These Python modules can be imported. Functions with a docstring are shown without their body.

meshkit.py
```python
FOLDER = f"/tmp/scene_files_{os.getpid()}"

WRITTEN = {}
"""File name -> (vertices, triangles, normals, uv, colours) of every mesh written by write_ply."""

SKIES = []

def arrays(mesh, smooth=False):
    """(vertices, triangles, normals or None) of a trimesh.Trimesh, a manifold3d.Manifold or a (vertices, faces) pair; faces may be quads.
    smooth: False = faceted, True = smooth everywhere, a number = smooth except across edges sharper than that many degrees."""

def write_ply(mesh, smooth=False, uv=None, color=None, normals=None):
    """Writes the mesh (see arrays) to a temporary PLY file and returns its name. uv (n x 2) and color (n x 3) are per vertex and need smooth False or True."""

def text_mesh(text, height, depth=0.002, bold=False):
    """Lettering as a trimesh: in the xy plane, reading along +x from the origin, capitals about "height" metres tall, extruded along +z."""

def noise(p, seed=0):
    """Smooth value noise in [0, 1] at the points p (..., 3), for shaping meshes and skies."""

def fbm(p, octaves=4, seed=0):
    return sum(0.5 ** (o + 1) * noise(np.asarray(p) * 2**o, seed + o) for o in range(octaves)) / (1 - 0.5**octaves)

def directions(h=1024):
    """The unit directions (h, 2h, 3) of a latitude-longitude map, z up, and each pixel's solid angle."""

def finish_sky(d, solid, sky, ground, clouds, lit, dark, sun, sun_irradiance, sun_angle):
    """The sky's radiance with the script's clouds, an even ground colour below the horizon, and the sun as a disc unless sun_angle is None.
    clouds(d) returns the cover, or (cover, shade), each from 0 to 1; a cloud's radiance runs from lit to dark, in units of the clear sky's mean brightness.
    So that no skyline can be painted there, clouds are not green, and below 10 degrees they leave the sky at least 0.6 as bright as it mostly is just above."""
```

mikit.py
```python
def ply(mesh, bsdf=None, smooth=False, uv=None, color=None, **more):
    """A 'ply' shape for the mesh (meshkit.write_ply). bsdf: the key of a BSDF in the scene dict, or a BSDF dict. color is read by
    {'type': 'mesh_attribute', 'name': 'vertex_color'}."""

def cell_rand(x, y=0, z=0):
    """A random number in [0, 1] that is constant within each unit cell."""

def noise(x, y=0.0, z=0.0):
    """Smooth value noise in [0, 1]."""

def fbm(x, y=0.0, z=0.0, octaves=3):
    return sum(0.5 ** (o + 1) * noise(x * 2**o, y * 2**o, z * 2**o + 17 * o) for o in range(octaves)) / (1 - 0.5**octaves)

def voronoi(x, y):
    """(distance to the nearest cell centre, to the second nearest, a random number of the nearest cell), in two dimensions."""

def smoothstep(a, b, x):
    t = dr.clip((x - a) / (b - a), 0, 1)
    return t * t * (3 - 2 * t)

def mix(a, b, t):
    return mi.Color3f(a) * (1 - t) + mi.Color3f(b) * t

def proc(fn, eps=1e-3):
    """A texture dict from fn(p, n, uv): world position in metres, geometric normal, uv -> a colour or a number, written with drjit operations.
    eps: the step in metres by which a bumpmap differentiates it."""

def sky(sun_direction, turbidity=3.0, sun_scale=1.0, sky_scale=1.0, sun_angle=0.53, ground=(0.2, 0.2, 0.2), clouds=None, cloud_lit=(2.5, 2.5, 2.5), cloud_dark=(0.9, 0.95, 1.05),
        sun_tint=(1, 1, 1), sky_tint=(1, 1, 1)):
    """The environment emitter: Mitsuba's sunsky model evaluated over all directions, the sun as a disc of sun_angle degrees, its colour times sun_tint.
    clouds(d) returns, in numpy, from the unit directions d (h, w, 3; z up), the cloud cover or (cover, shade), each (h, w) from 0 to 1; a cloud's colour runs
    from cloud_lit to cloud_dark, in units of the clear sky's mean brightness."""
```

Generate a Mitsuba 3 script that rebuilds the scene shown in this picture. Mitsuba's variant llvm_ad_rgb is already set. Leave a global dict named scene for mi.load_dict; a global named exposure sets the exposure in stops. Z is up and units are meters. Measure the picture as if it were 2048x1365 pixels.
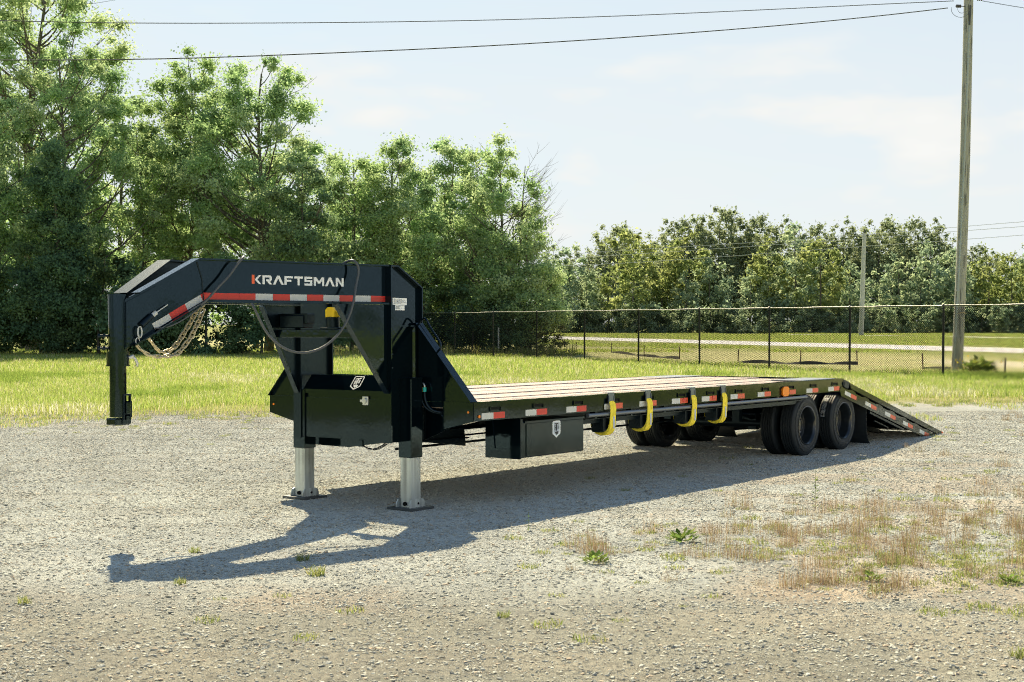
import math, random, numpy as np, trimesh, drjit as dr, mitsuba as mi, mikit
import shapely
from shapely.geometry import Polygon, LineString, box as sbox
from shapely.ops import unary_union
from mikit import proc, noise, fbm, voronoi, cell_rand, smoothstep, mix
T4 = mi.ScalarTransform4f
scene, labels = {}, {}

# ------------------------------------------------------------------ camera, sky, exposure
CAM_H = 1.6554
scene['camera'] = {'type': 'perspective', 'fov': 40.07, 'fov_axis': 'x', 'near_clip': 0.1, 'far_clip': 6000.0,
                   'to_world': T4().look_at(origin=[0, 0, CAM_H], target=[0, 1.0, CAM_H - math.tan(0.0122)], up=[0, 0, 1])}
SUN = np.array([-0.28, 0.97, 1.0])
from meshkit import fbm as nfbm
def clouds(d):
    # thin veil, denser towards the horizon, and a few soft low cumulus streaks
    z = np.clip(d[..., 2], 0.02, 1)
    q = np.stack([d[..., 0] / (z + .25) * 2.2, d[..., 1] / (z + .25) * 2.2, z * 9.0], -1)
    n = nfbm(q * np.array([1.3, 1.3, 1.0]), 5, 4)
    n2 = nfbm(q * np.array([4.0, 4.0, 2.2]) + 7.1, 5, 9)
    veil = 0.04 + 0.88 * np.exp(-(z / .50) ** 2) + .12 * (n - .5)
    q2 = np.stack([np.arctan2(d[..., 0], d[..., 1]) * 7., z * 34., z * 0 + 3.3], -1); s1 = nfbm(q2, 5, 21); s2 = nfbm(q2 * np.array([3., 2., 1.]), 5, 33)
    cum = np.clip((0.66 * s1 + 0.34 * s2 - 0.53) / .16, 0, 1) * np.exp(-((z - .13) / .075) ** 2)
    return np.clip(veil + .25 * cum, 0, .97), np.clip(1.0 - .35 * np.exp(-z / .08) - .8 * cum, 0, 1)
scene['sky'] = mikit.sky(SUN, turbidity=3.0, clouds=clouds, sky_scale=.50, cloud_lit=(2.72, 2.68, 2.56), cloud_dark=(2.42, 2.46, 2.40), sun_tint=(1.0, 1.03, .95), sky_tint=(.66, .98, 1.04))
exposure = 3.08

# ------------------------------------------------------------------ helpers
def uniq(k):
    if k not in scene and k not in labels: return k
    i = 1
    while f'{k}_{i:03d}' in scene or f'{k}_{i:03d}' in labels: i += 1
    return f'{k}_{i:03d}'
def tag(key, label=None, cat=None, group=None, kind=None):
    e = labels.setdefault(key, {})
    for a, b in (('label', label), ('category', cat), ('group', group), ('kind', kind)):
        if b: e[a] = b
    return key
def thing(name, label, cat, group=None):
    k = uniq(name); tag(k, label, cat, group); return k
def cat_mesh(ms):
    vs, fs, n = [], [], 0
    for v, f in ms:
        v = np.asarray(v, float); f = np.asarray(f, int)
        if f.shape[1] == 4: f = np.vstack([f[:, [0, 1, 2]], f[:, [0, 2, 3]]])
        vs.append(v); fs.append(f + n); n += len(v)
    return np.vstack(vs), np.vstack(fs)
XF = [None]
def put(name, mesh, bsdf, parent=None, smooth=False, color=None, tw=None, **kw):
    """one entry of the scene; mesh = (v, f), a trimesh or a list of them; vertices go through the active frame XF"""
    if isinstance(mesh, list): mesh = cat_mesh([(m.vertices, m.faces) if hasattr(m, 'vertices') else m for m in mesh])
    if hasattr(mesh, 'vertices'): mesh = (np.array(mesh.vertices), np.array(mesh.faces))
    v, f = mesh
    if XF[0] is not None: v = XF[0](v)
    key = uniq(f'{parent}__{name}' if parent else name)
    d = mikit.ply((v, f), bsdf, smooth=smooth, color=color)
    if tw is not None: d['to_world'] = tw
    scene[key] = d
    if kw: tag(key, **kw)
    return key
def box(x0, x1, y0, y1, z0, z1):
    v = [(x, y, z) for x in (x0, x1) for y in (y0, y1) for z in (z0, z1)]
    f = [(0, 1, 3), (0, 3, 2), (4, 6, 7), (4, 7, 5), (0, 4, 5), (0, 5, 1), (2, 3, 7), (2, 7, 6), (0, 2, 6), (0, 6, 4), (1, 5, 7), (1, 7, 3)]
    return np.array(v, float), np.array(f)
def cbox(x0, x1, y0, y1, z0, z1, c=.004):
    """box with chamfered edges"""
    import manifold3d as m3
    P = []
    for x, sx in ((x0, 1), (x1, -1)):
        for y, sy in ((y0, 1), (y1, -1)):
            for z, sz in ((z0, 1), (z1, -1)):
                P += [(x, y + sy * c, z + sz * c), (x + sx * c, y, z + sz * c), (x + sx * c, y + sy * c, z)]
    m = m3.Manifold.hull_points(np.array(P, np.float32)).to_mesh()
    return np.array(m.vert_properties[:, :3], float), np.array(m.tri_verts)
def extrude(poly, a, b, basis):
    """shapely polygon (u, v) extruded from a to b along w; basis = (origin, u, v, w)"""
    o, U, V, W = [np.asarray(q, float) for q in basis]
    out = []
    for g in getattr(poly, 'geoms', [poly]):
        m = trimesh.creation.extrude_polygon(shapely.geometry.polygon.orient(g), b - a, engine='earcut')
        q = np.array(m.vertices); w = o + q[:, :1] * U + q[:, 1:2] * V + (q[:, 2:] + a) * W
        f = np.array(m.faces)
        if np.dot(np.cross(U, V), W) < 0: f = f[:, ::-1]
        out.append((w, f))
    return cat_mesh(out)
XZ = lambda y=0: ((0, y, 0), (1, 0, 0), (0, 0, 1), (0, -1, 0))     # extrude along -y
def tube(pts, r, n=8, caps=True):
    p = np.asarray(pts, float); t = np.gradient(p, axis=0); t /= np.linalg.norm(t, axis=1, keepdims=True) + 1e-12
    a = np.cross(t[0], [0, 0, 1.0] if abs(t[0][2]) < .9 else [1.0, 0, 0]); a /= np.linalg.norm(a)
    A = []
    for i in range(len(p)):
        a = a - t[i] * np.dot(a, t[i]); a /= np.linalg.norm(a) + 1e-12; A.append(a)
    A = np.array(A); B = np.cross(t, A); r = np.broadcast_to(r, (len(p),))
    g = np.arange(n) * 2 * np.pi / n
    v = (p[:, None] + r[:, None, None] * (np.cos(g)[None, :, None] * A[:, None] + np.sin(g)[None, :, None] * B[:, None])).reshape(-1, 3)
    f = []
    for i in range(len(p) - 1):
        for j in range(n):
            k = (j + 1) % n
            f += [(i * n + j, i * n + k, (i + 1) * n + k), (i * n + j, (i + 1) * n + k, (i + 1) * n + j)]
    if caps:
        for i, s in ((0, -1), (len(p) - 1, 1)):
            c = len(v); v = np.vstack([v, p[i:i + 1]])
            for j in range(n):
                k = (j + 1) % n
                f.append((i * n + j, i * n + k, c) if s > 0 else (i * n + k, i * n + j, c))
    return v, np.array(f)
def cyl(p0, p1, r, n=16): return tube([p0, p1], r, n)
def smooth_path(pts, n=40):
    from scipy.interpolate import CubicSpline
    p = np.asarray(pts, float); d = np.r_[0, np.cumsum(np.linalg.norm(np.diff(p, axis=0), axis=1))]
    return CubicSpline(d, p)(np.linspace(0, d[-1], n))
def revolve_y(prof, cx, cz, n=48):
    """profile [(radius, y)] about the axis through (cx, cz) along y"""
    pr = np.asarray(prof, float); g = np.arange(n) * 2 * np.pi / n; m = len(pr)
    v = np.stack([cx + pr[None, :, 0] * np.cos(g)[:, None], np.broadcast_to(pr[None, :, 1], (n, m)), cz + pr[None, :, 0] * np.sin(g)[:, None]], -1).reshape(-1, 3)
    f = []
    for i in range(n):
        k = (i + 1) % n
        for j in range(m - 1): f += [(i * m + j, i * m + j + 1, k * m + j + 1), (i * m + j, k * m + j + 1, k * m + j)]
    return v, np.array(f)

# ------------------------------------------------------------------ materials
def mat(name, d): scene['material_' + name] = d; return 'material_' + name
def rgb(*c): return {'type': 'rgb', 'value': list(c)}
def principled(c, rough, two=True, **k):
    d = {'type': 'principled', 'base_color': c if isinstance(c, dict) else rgb(*c), 'roughness': rough, **k}
    return {'type': 'twosided', 'bsdf': d} if two else d
def paint_rough(p, n, uv): return .035 + .09 * fbm(p.x * 2.1, p.y * 2.1, p.z * 2.1) * fbm(p.x * 9., p.y * 9., p.z * 9.)
def paint_wave(p, n, uv): return .0011 * fbm(p.x * 3.1, p.y * 3.1, p.z * 3.1) + .00010 * noise(p.x * 45, p.y * 45, p.z * 45)
BLACK = mat('black_paint', {'type': 'twosided', 'bsdf': {'type': 'bumpmap', 'arbitrary': proc(paint_wave, .004), 'scale': 1.0, 'bsdf': principled((.0013, .0042, .0062), proc(paint_rough), two=False, specular=.40, spec_tint=.48)}})
SATIN = mat('satin_black', principled((.004, .0085, .012), .36, specular=.32, spec_tint=.5))
PAINT2 = mat('black_paint_low_glint', principled((.0013, .0042, .0062), .30, specular=.40, spec_tint=.48))  # same black made rougher, so it throws no sun glints onto the gravel
RUBBER = mat('rubber', principled(proc(lambda p, n, uv: mi.Color3f(.012, .0165, .019) * (.7 + .9 * fbm(p.x * 6, p.y * 6, p.z * 6))), .62, specular=.42))
DARKGAP = mat('dark_gap', principled((.004, .005, .005), .8, specular=.2))
ZINC = mat('zinc', principled((.55, .58, .58), .32, metallic=.85))
def galv_col(p, n, uv):
    s = noise(p.x * 40, p.y * 40, p.z * 2.5); b = fbm(p.x * 5, p.y * 5, p.z * 5)
    return mi.Color3f(.58, .63, .61) * (.50 + .62 * s + .4 * (b - .5))
STEEL = mat('jack_steel', principled(proc(galv_col), .42, metallic=.55, specular=.5))
GOLD = mat('yellow_zinc', principled((.58, .50, .32), .4, metallic=.6))
TAPE_R = mat('tape_red', principled((.56, .022, .016), .32, specular=.6))
TAPE_O = mat('tape_red_faded', principled((.62, .075, .03), .32, specular=.6))
TAPE_W = mat('tape_white', principled(proc(lambda p, n, uv: mi.Color3f(.58, .60, .58) * (.85 + .15 * noise(p.x * 120, p.y * 120, p.z * 120))), .35, specular=.6))
WHITE = mat('white_print', principled((.78, .80, .80), .4))
ORANGE = mat('orange_print', principled((.85, .13, .04), .4))
AMBER = mat('amber_lens', principled((.85, .22, .01), .2, specular=.6))
YELLOW = mat('strap_yellow', principled(proc(lambda p, n, uv: mi.Color3f(.92, .74, .05) * (.82 + .3 * noise(p.x * 60, p.y * 60, p.z * 25))), .75, sheen=.3))
YPLAST = mat('yellow_plastic', principled((.85, .58, .01), .35))
TEAL = mat('teal_plastic', principled((.02, .42, .36), .4))
CABLE = mat('cable_sheath', principled((.07, .078, .082), .40))
TRACK = mat('track_steel', principled((.16, .18, .20), .22, metallic=.6, specular=.6))
def wood_col(p, n, uv):
    a = p.x * .608 + p.y * .794; b = p.x * .794 - p.y * .608
    g = fbm(a * 1.3, b * 70., 3.0); g2 = noise(a * 9, b * 160., 1.0); bd = cell_rand(dr.floor((b + 20.) / .2195), 3, 7)
    c = mix((.265, .208, .18), (.35, .302, .282), g) * (.86 + .24 * bd) * (.90 + .16 * g2)
    st = smoothstep(.62, .80, fbm(a * 2.2, b * 5., 9.0))
    return c * (1 - .18 * st)
WOOD = mat('deck_wood', principled(proc(wood_col), .68, specular=.35))
PLATE = mat('tread_plate', principled((.20, .22, .24), .30, metallic=.5, specular=.6))

# ------------------------------------------------------------------ the trailer (own frame: x to the rear, y to the near side, z up, origin on the deck's front edge)
TM = np.array([[0.60798375, 0.79394748, -0.00177647], [0.79394341, -0.60796884, 0.00526824], [-0.00310267, 0.00461342, 0.99998454]])
TO = np.array([-1.34634182, 13.08267769, 0.95783172])
XF[0] = lambda v: v @ TM.T + TO
# the frame is left-handed, so faces are turned round by put_t
def pt(name, mesh, bsdf, parent=None, **k):
    if isinstance(mesh, list): mesh = cat_mesh([(m.vertices, m.faces) if hasattr(m, 'vertices') else m for m in mesh])
    if hasattr(mesh, 'vertices'): mesh = (np.array(mesh.vertices), np.array(mesh.faces))
    v, f = np.asarray(mesh[0], float), np.asarray(mesh[1], int)
    if f.shape[1] == 4: f = np.vstack([f[:, [0, 1, 2]], f[:, [0, 2, 3]]])
    return put(name, (v, f[:, ::-1]), bsdf, parent, **k)
WB = mat('webbing_label', principled((.50, .55, .60), .5)); PADS = mat('pad_steel', principled((.075, .085, .09), .4, metallic=.5))
G = thing('gooseneck_trailer', 'long black gooseneck flatbed trailer with wooden deck and rear ramp parked on gravel', 'trailer')
HW = 1.295

# coupler
cx = -2.80
pt('coupler_tube', [cyl((cx, 0, .47), (cx, 0, .905), .073, 28), cyl((cx, 0, .905), (cx, 0, .918), .076, 28)], BLACK, G, smooth=40)
pt('coupler_collar', [cyl((cx, 0, .368), (cx, 0, .475), .087, 28), cyl((cx, 0, .362), (cx, 0, .372), .091, 28)], BLACK, G, smooth=40)
sl = [cyl((cx, 0, -.03), (cx, 0, .365), .064, 28)]
k = pt('inner_sleeve', sl, BLACK, G, smooth=40, label='narrower black inner coupler sleeve with adjustment holes')
sx, sy = .62, .78                                            # towards the camera
for z in (.30, .24, .19):
    c = np.array([cx + .30 * .064, .954 * .064, z]); pt('adjustment_hole', cyl(c - [.0, .004, 0], c + [.0009, .002, 0], .013, 12), DARKGAP, k)
fr = [box(cx + .002, cx + .062, .052, .074, z, z + .012) for z in (.135, -.01)] + [box(cx - .004, cx + .008, .052, .074, -.05, .147), box(cx + .056, cx + .068, .052, .074, -.05, .147)]
pt('latch_frame', fr, SATIN, G)
pt('latch_body', [cbox(cx + .012, cx + .05, .05, .092, -.005, .085), cbox(cx + .016, cx + .046, .05, .085, -.055, -.02), box(cx + .045, cx + .085, .03, .06, -.035, .09)], BLACK, G)
pt('ball_socket', [cbox(cx - .07, cx + .07, -.06, .06, -.093, -.04, .008), cbox(cx - .01, cx + .07, .05, .072, -.085, -.045, .004)], BLACK, G)
for i, z in enumerate((.598, .502)):
    d = np.array([-.80, -.60, 0]); p = np.array([cx, 0, z]) + d * .07
    pt('set_screw', [cyl(p, p + d * .075, .010, 10), cyl(p + d * .022, p + d * .042, .017, 6), cyl(p + d * .062, p + d * .08, .016, 6)], SATIN, G)
p = np.array([cx + .05, .075, .43])
pt('hitch_pin', [cyl(p, p + [.02, .03, .01], .014, 12), tube([p + [.01, .02, .01], p + [.03, .03, -.01], p + [.05, .035, -.05], p + [.045, .03, -.07]], .011, 8)], ZINC, G, smooth=50)

# the two neck beams
RY = {1: .605, -1: -.53}
def neck(side):
    p0 = np.array([-.385, .575 if side > 0 else -.53]); p1 = np.array([-2.78, .075 * side]); d = (p1 - p0) / np.hypot(*(p1 - p0)); n = np.array([-d[1], d[0]])
    if n[1] * side < 0: n = -n
    return p0, d, n
TOP = [(0, 1.207), (1.85, 1.207), (2.46, .875)]; BOT = [(0, .872), (1.785, .866), (2.46, .492)]
for side in (1, -1):
    p0, d, n = neck(side)
    B = ((p0[0], p0[1], 0), (d[0], d[1], 0), (0, 0, 1), (n[0], n[1], 0))
    web = extrude(Polygon(TOP + BOT[::-1]), -.006, .006, B)
    def strip(pts, t, up):                                   # flange along a polyline
        a = LineString(pts).buffer(t / 2, cap_style=2, join_style=2); return extrude(a, -.068, .068, B)
    off = .0065
    cutp = lambda P, s_: P[:2] + [(s_, P[1][1] + (P[2][1] - P[1][1]) * (s_ - P[1][0]) / (P[2][0] - P[1][0]))]
    fl = [strip(cutp(TOP, 2.365), .013, 1), strip(cutp(BOT, 2.40), .013, -1)]
    end = extrude(Polygon([(2.20, .68), (2.20, .985), (2.452, .855), (2.452, .51), (2.40, .535)]), .008, .016, B)
    kn = pt('neck_beam', [web] + fl + [end], BLACK if side > 0 else PAINT2, G, label='near black I-beam arm of the gooseneck with brand lettering' if side > 0 else 'far black I-beam arm of the gooseneck')
    if side > 0:
        pt('glint_stop_sheet', extrude(Polygon([(x + .002, z - .012) for x, z in TOP] + [(x + .002, z + .012) for x, z in BOT[::-1]]), -.0095, -.0065, B), PAINT2, kn)  # added sheet over the unseen back of the web, dulls its sun reflection
        pt('weld_seam', tube([p0.tolist() + [0]] * 1 + [] if False else [np.r_[p0 + d * s + n * .0075, z] for s, z in ((1.85, 1.198), (1.80, 1.05), (1.787, .878))], .006, 6), SATIN, kn)
        cuts = [1.462, 1.311, 1.145, .982, .814, .65, .485, .323, .156, -.005]
        for i in range(9):
            red = i % 2 == 0
            pt('reflective_tape', extrude(sbox(cuts[i + 1] + .001, .887, cuts[i] - .001, .940), .0065, .0085, B), TAPE_R if red else TAPE_W, kn, label='red reflective tape block' if red else 'white reflective tape block')
        pt('reflective_tape', extrude(Polygon([(1.463, .887), (1.463, .940), (1.787, .940), (1.787, .887)]).intersection(sbox(1.463, .88, 1.70, .95)), .0065, .0085, B), TAPE_W, kn, label='white reflective tape block') if False else None
        lo, hi = np.array([(2.213, .645), (1.772, .884)]), np.array([(2.240, .690), (1.795, .934)])
        for i, (a, b) in enumerate(((0, .325), (.325, .648), (.648, .955), (.955, 1.0))):
            P4 = [tuple(lo[0] + (lo[1] - lo[0]) * a), tuple(lo[0] + (lo[1] - lo[0]) * b), tuple(hi[0] + (hi[1] - hi[0]) * b), tuple(hi[0] + (hi[1] - hi[0]) * a)]
            red = i in (1, 3)
            pt('reflective_tape', extrude(Polygon(P4).buffer(-.0005), .0165 if i == 0 else .0065, .0185 if i == 0 else .0085, B), TAPE_R if red else TAPE_W, kn, label='red reflective tape block' if red else 'white reflective tape block')
        pt('reflective_tape', extrude(Polygon([(1.463, .887), (1.463, .940), (1.792, .940), (1.774, .887)]), .0067, .0088, B), TAPE_R, kn, label='red reflective tape block')
        # lettering: K R A F T S M A N
        L = {'K': [[(.36, .55), (.80, 1), (1.06, 1), (.62, .5), (1.06, 0), (.80, 0), (.36, .45)]],
             'R': [[(1.21, 0), (1.47, 0), (1.47, 1), (1.21, 1)], [(1.21, .76), (2.08, .76), (2.27, .84), (2.08, 1), (1.21, 1)], [(2.00, .95), (2.12, 1), (2.28, .80), (2.28, .52), (2.1, .34), (2.0, .36)], [(1.62, .34), (2.15, .34), (2.2, .56), (1.62, .56)], [(1.68, .40), (1.98, .40), (2.30, 0), (1.99, 0)]],
             'A': [[(2.39, 0), (2.68, 0), (3.02, .70), (3.36, 0), (3.65, 0), (3.16, 1), (2.88, 1)]],
             'F': [[(3.73, 0), (3.98, 0), (3.98, 1), (3.73, 1)], [(3.73, .77), (4.72, .77), (4.72, 1), (3.73, 1)], [(3.73, .36), (4.52, .36), (4.52, .58), (3.73, .58)]],
             'T': [[(4.88, .76), (5.90, .76), (5.90, 1), (4.88, 1)], [(5.27, 0), (5.51, 0), (5.51, .9), (5.27, .9)]],
             'S': [[(6.08, .77), (7.0, .77), (7.0, 1), (6.08, 1)], [(6.08, .45), (6.32, .45), (6.32, 1), (6.08, 1)], [(6.08, .42), (7.0, .42), (7.0, .63), (6.08, .63)], [(6.76, 0), (7.0, 0), (7.0, .6), (6.76, .6)], [(6.08, 0), (7.0, 0), (7.0, .23), (6.08, .23)]],
             'M': [[(7.21, 0), (7.45, 0), (7.45, 1), (7.21, 1)], [(8.20, 0), (8.44, 0), (8.44, 1), (8.20, 1)], [(7.21, 1), (7.48, 1), (7.825, .52), (8.17, 1), (8.44, 1), (7.94, .26), (7.71, .26)]],
             'B': [[(2.39 + 6.17, 0), (2.68 + 6.17, 0), (3.02 + 6.12, .70), (3.36 + 6.09, 0), (3.65 + 6.09, 0), (3.16 + 6.12, 1), (2.88 + 6.15, 1)]],
             'N': [[(9.88, 0), (10.12, 0), (10.12, 1), (9.88, 1)], [(10.61, 0), (10.85, 0), (10.85, 1), (10.61, 1)], [(9.88, 1), (10.14, 1), (10.85, 0), (10.59, 0)]]}
        us, vs_ = (1.344 - .440) / 10.85, .074
        def lay(pl): return [(1.344 - u * us, 1.0205 - .0006 * u + v * vs_) for u, v in pl]
        pt('letter_bar', extrude(Polygon(lay([(0, 0), (.31, 0), (.31, 1), (0, 1)])), .0062, .0072, B), ORANGE, kn, label='orange upright of the first letter')
        for ch, pls in L.items():
            pt('letter', extrude(unary_union([Polygon(lay(q)).buffer(.0003) for q in pls]), .0062, .0072, B), WHITE, kn, label='white letter ' + ('A' if ch == 'B' else ch))
pt('neck_brace', box(-2.06, -1.93, -.22, .23, .905, .97), BLACK, G)

# risers, gusset plates and what hangs between them
for side in (1, -1):
    y = RY[side]; hw = .048
    web = extrude(Polygon([(-.376, -.36), (-.376, 1.198), (-.30, 1.198), (.024, 1.012), (.024, -.36)]), -.006, .006, ((0, y, 0), (1, 0, 0), (0, 0, 1), (0, 1, 0)))
    fl = [box(-.390, -.376, y - hw, y + hw, -.36, 1.207), box(.024, .038, y - hw, y + hw, -.36, 1.024)]
    top = extrude(LineString([(-.390, 1.2065), (-.295, 1.2065), (.032, 1.018)]).buffer(.0065, cap_style=2, join_style=2), -hw - .003, hw + .003, ((0, y, 0), (1, 0, 0), (0, 0, 1), (0, 1, 0)))
    st = [box(-.376, .024, min(y + .006 * side, y + hw * side), max(y + .006 * side, y + hw * side), z, z + .010) for z in (.67,)]
    kr = pt('riser', [web] + fl + [top] + st, BLACK if side > 0 else PAINT2, G, label='near I-section riser post with white data stickers' if side > 0 else 'far I-section riser post')
    if side > 0:
        Bs = ((0, y, 0), (1, 0, 0), (0, 0, 1), (0, 1, 0))
        pt('glint_stop_sheet', extrude(Polygon([(-.374, -.35), (-.374, 1.18), (-.30, 1.18), (.022, .995), (.022, -.35)]), -.0095, -.0065, Bs), PAINT2, kr)  # added backing sheet, keeps the riser from mirroring sun onto the ground
        pt('data_sticker', extrude(sbox(-.322, .862, -.135, .925), .0062, .0072, Bs), WHITE, kn if False else kr, label='wide white data sticker')
        pt('data_sticker', extrude(sbox(-.292, .816, -.165, .860), .0062, .0070, Bs), WHITE, kr, label='small white sticker below the wide one')
        ln = [extrude(sbox(-.31, z, -.31 + w, z + .003), .0072, .0078, Bs) for z, w in ((.908, .11), (.900, .15), (.892, .13), (.882, .16), (.874, .10))] + [extrude(sbox(-.285, z, -.285 + w, z + .004), .0070, .0076, Bs) for z, w in ((.848, .06), (.838, .05), (.829, .055))]
        pt('sticker_print', ln, SATIN, kr, kind='stuff')
    # triangular gusset under the neck
    x0 = -1.03 if side > 0 else -.83
    gz = .10 if side > 0 else .08
    gp = extrude(Polygon([(x0, .862), (-.391, .862), (-.391, gz)]), -.005, .005, ((0, y, 0), (1, 0, 0), (0, 0, 1), (0, 1, 0)))
    gf = extrude(LineString([(x0, .860), (-.394, gz - .02)]).buffer(.006, cap_style=2), -.030, .030, ((0, y, 0), (1, 0, 0), (0, 0, 1), (0, 1, 0)))
    kg = pt('gusset_plate', gp, BLACK if side > 0 else PAINT2, G, label='near triangular gusset plate under the neck' if side > 0 else 'far triangular gusset plate under the neck')
    pt('edge_bar', gf, BLACK, kg)
    if side > 0: pt('glint_stop_sheet', extrude(Polygon([(x0 + .02, .855), (-.395, .855), (-.395, gz + .02)]), -.0085, -.0055, ((0, y, 0), (1, 0, 0), (0, 0, 1), (0, 1, 0))), PAINT2, kg)  # added sheet behind the gusset against reflected sun patches
pt('cross_bar', [cbox(-.66, -.58, -.50, .58, .575, .645)], BLACK, G, label='black cross bar between the two gusset plates')
pt('pump_box', [cbox(-.64, -.50, -.50, -.20, .66, .775, .008), cbox(-.62, -.52, -.52, -.16, .70, .79, .006)], SATIN, G, label='black pump box on the cross bar')
kb = pt('breaker_base', [cyl((-.60, .15, .645), (-.60, .15, .755), .058, 16), cbox(-.66, -.56, .04, .25, .647, .665)], SATIN, G, smooth=40)
pt('breaker_cap', extrude(Polygon([(-.055, 0), (.055, 0), (.058, .06), (.03, .09), (-.03, .09), (-.058, .06)]), -.045, .045, ((-.60, .15, .755), (0, 1, 0), (0, 0, 1), (1, 0, 0))), YPLAST, kb, label='yellow cap')

# front tool box with sloping lid
y0, y1 = -.475, .552
kf = pt('front_box', [box(-.352, -.02, y0, y1, -.35, .083), box(-.365, -.352, y0, y1, -.345, .02)], BLACK, G, label='glossy black toolbox between the two risers')
LB = ((0, 0, 0), (0, 1, 0), (.105 / .167, 0, .13 / .167), (-.13 / .167, 0, .105 / .167))
lid0 = np.array([-.368, 0, .095])
LB = (lid0, LB[1], LB[2], LB[3])
pt('lid', [extrude(sbox(y0 + .005, 0, y1 - .005, .167), -.008, 0, LB), box(-.262, -.02, y0 + .005, y1 - .005, .216, .226), box(-.372, -.362, y0 + .005, y1 - .005, .058, .095)], BLACK, kf)
def emblem(w, h):
    sh = Polygon([(-w / 2, h * .42), (-w / 2 + .01, h * .5), (w / 2 - .01, h * .5), (w / 2, h * .42), (w / 2, -h * .26), (0, -h * .5), (-w / 2, -h * .26)])
    inn = sh.buffer(-w * .085)
    bars = unary_union([sbox(-w * .27, h * .30, w * .27, h * .36), sbox(-w * .27, -h * .08, -w * .15, h * .24), sbox(-w * .08, -h * .10, w * .06, h * .36), sbox(w * .13, -h * .02, w * .26, h * .24), sbox(-w * .27, h * .06, w * .02, h * .12),
                        Polygon([(-w * .26, -h * .14), (w * .26, -h * .14), (w * .26, -h * .22), (0, -h * .36)])])
    return sh.difference(inn), inn, bars
ring, inn, bars = emblem(.125, .155)
E1 = ((lid0[0], .165, lid0[2]) + LB[2] * np.array(.083) if False else lid0 + np.array([0, .165, 0]) + np.array(LB[2]) * .083, LB[1], LB[2], LB[3])
pt('lid_emblem', extrude(unary_union([ring, bars.intersection(inn)]).buffer(0), 0, .0012, E1), WHITE, kf, label='white shield emblem on the lid')
pt('latch', [cbox(-.372, -.364, .285, .355, -.035, .045, .003), cyl((-.385, .315, .005), (-.366, .315, .005), .026, 16), cbox(-.39, -.366, .27, .30, -.008, .018, .003)], ZINC, kf, label='square paddle latch')
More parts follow.
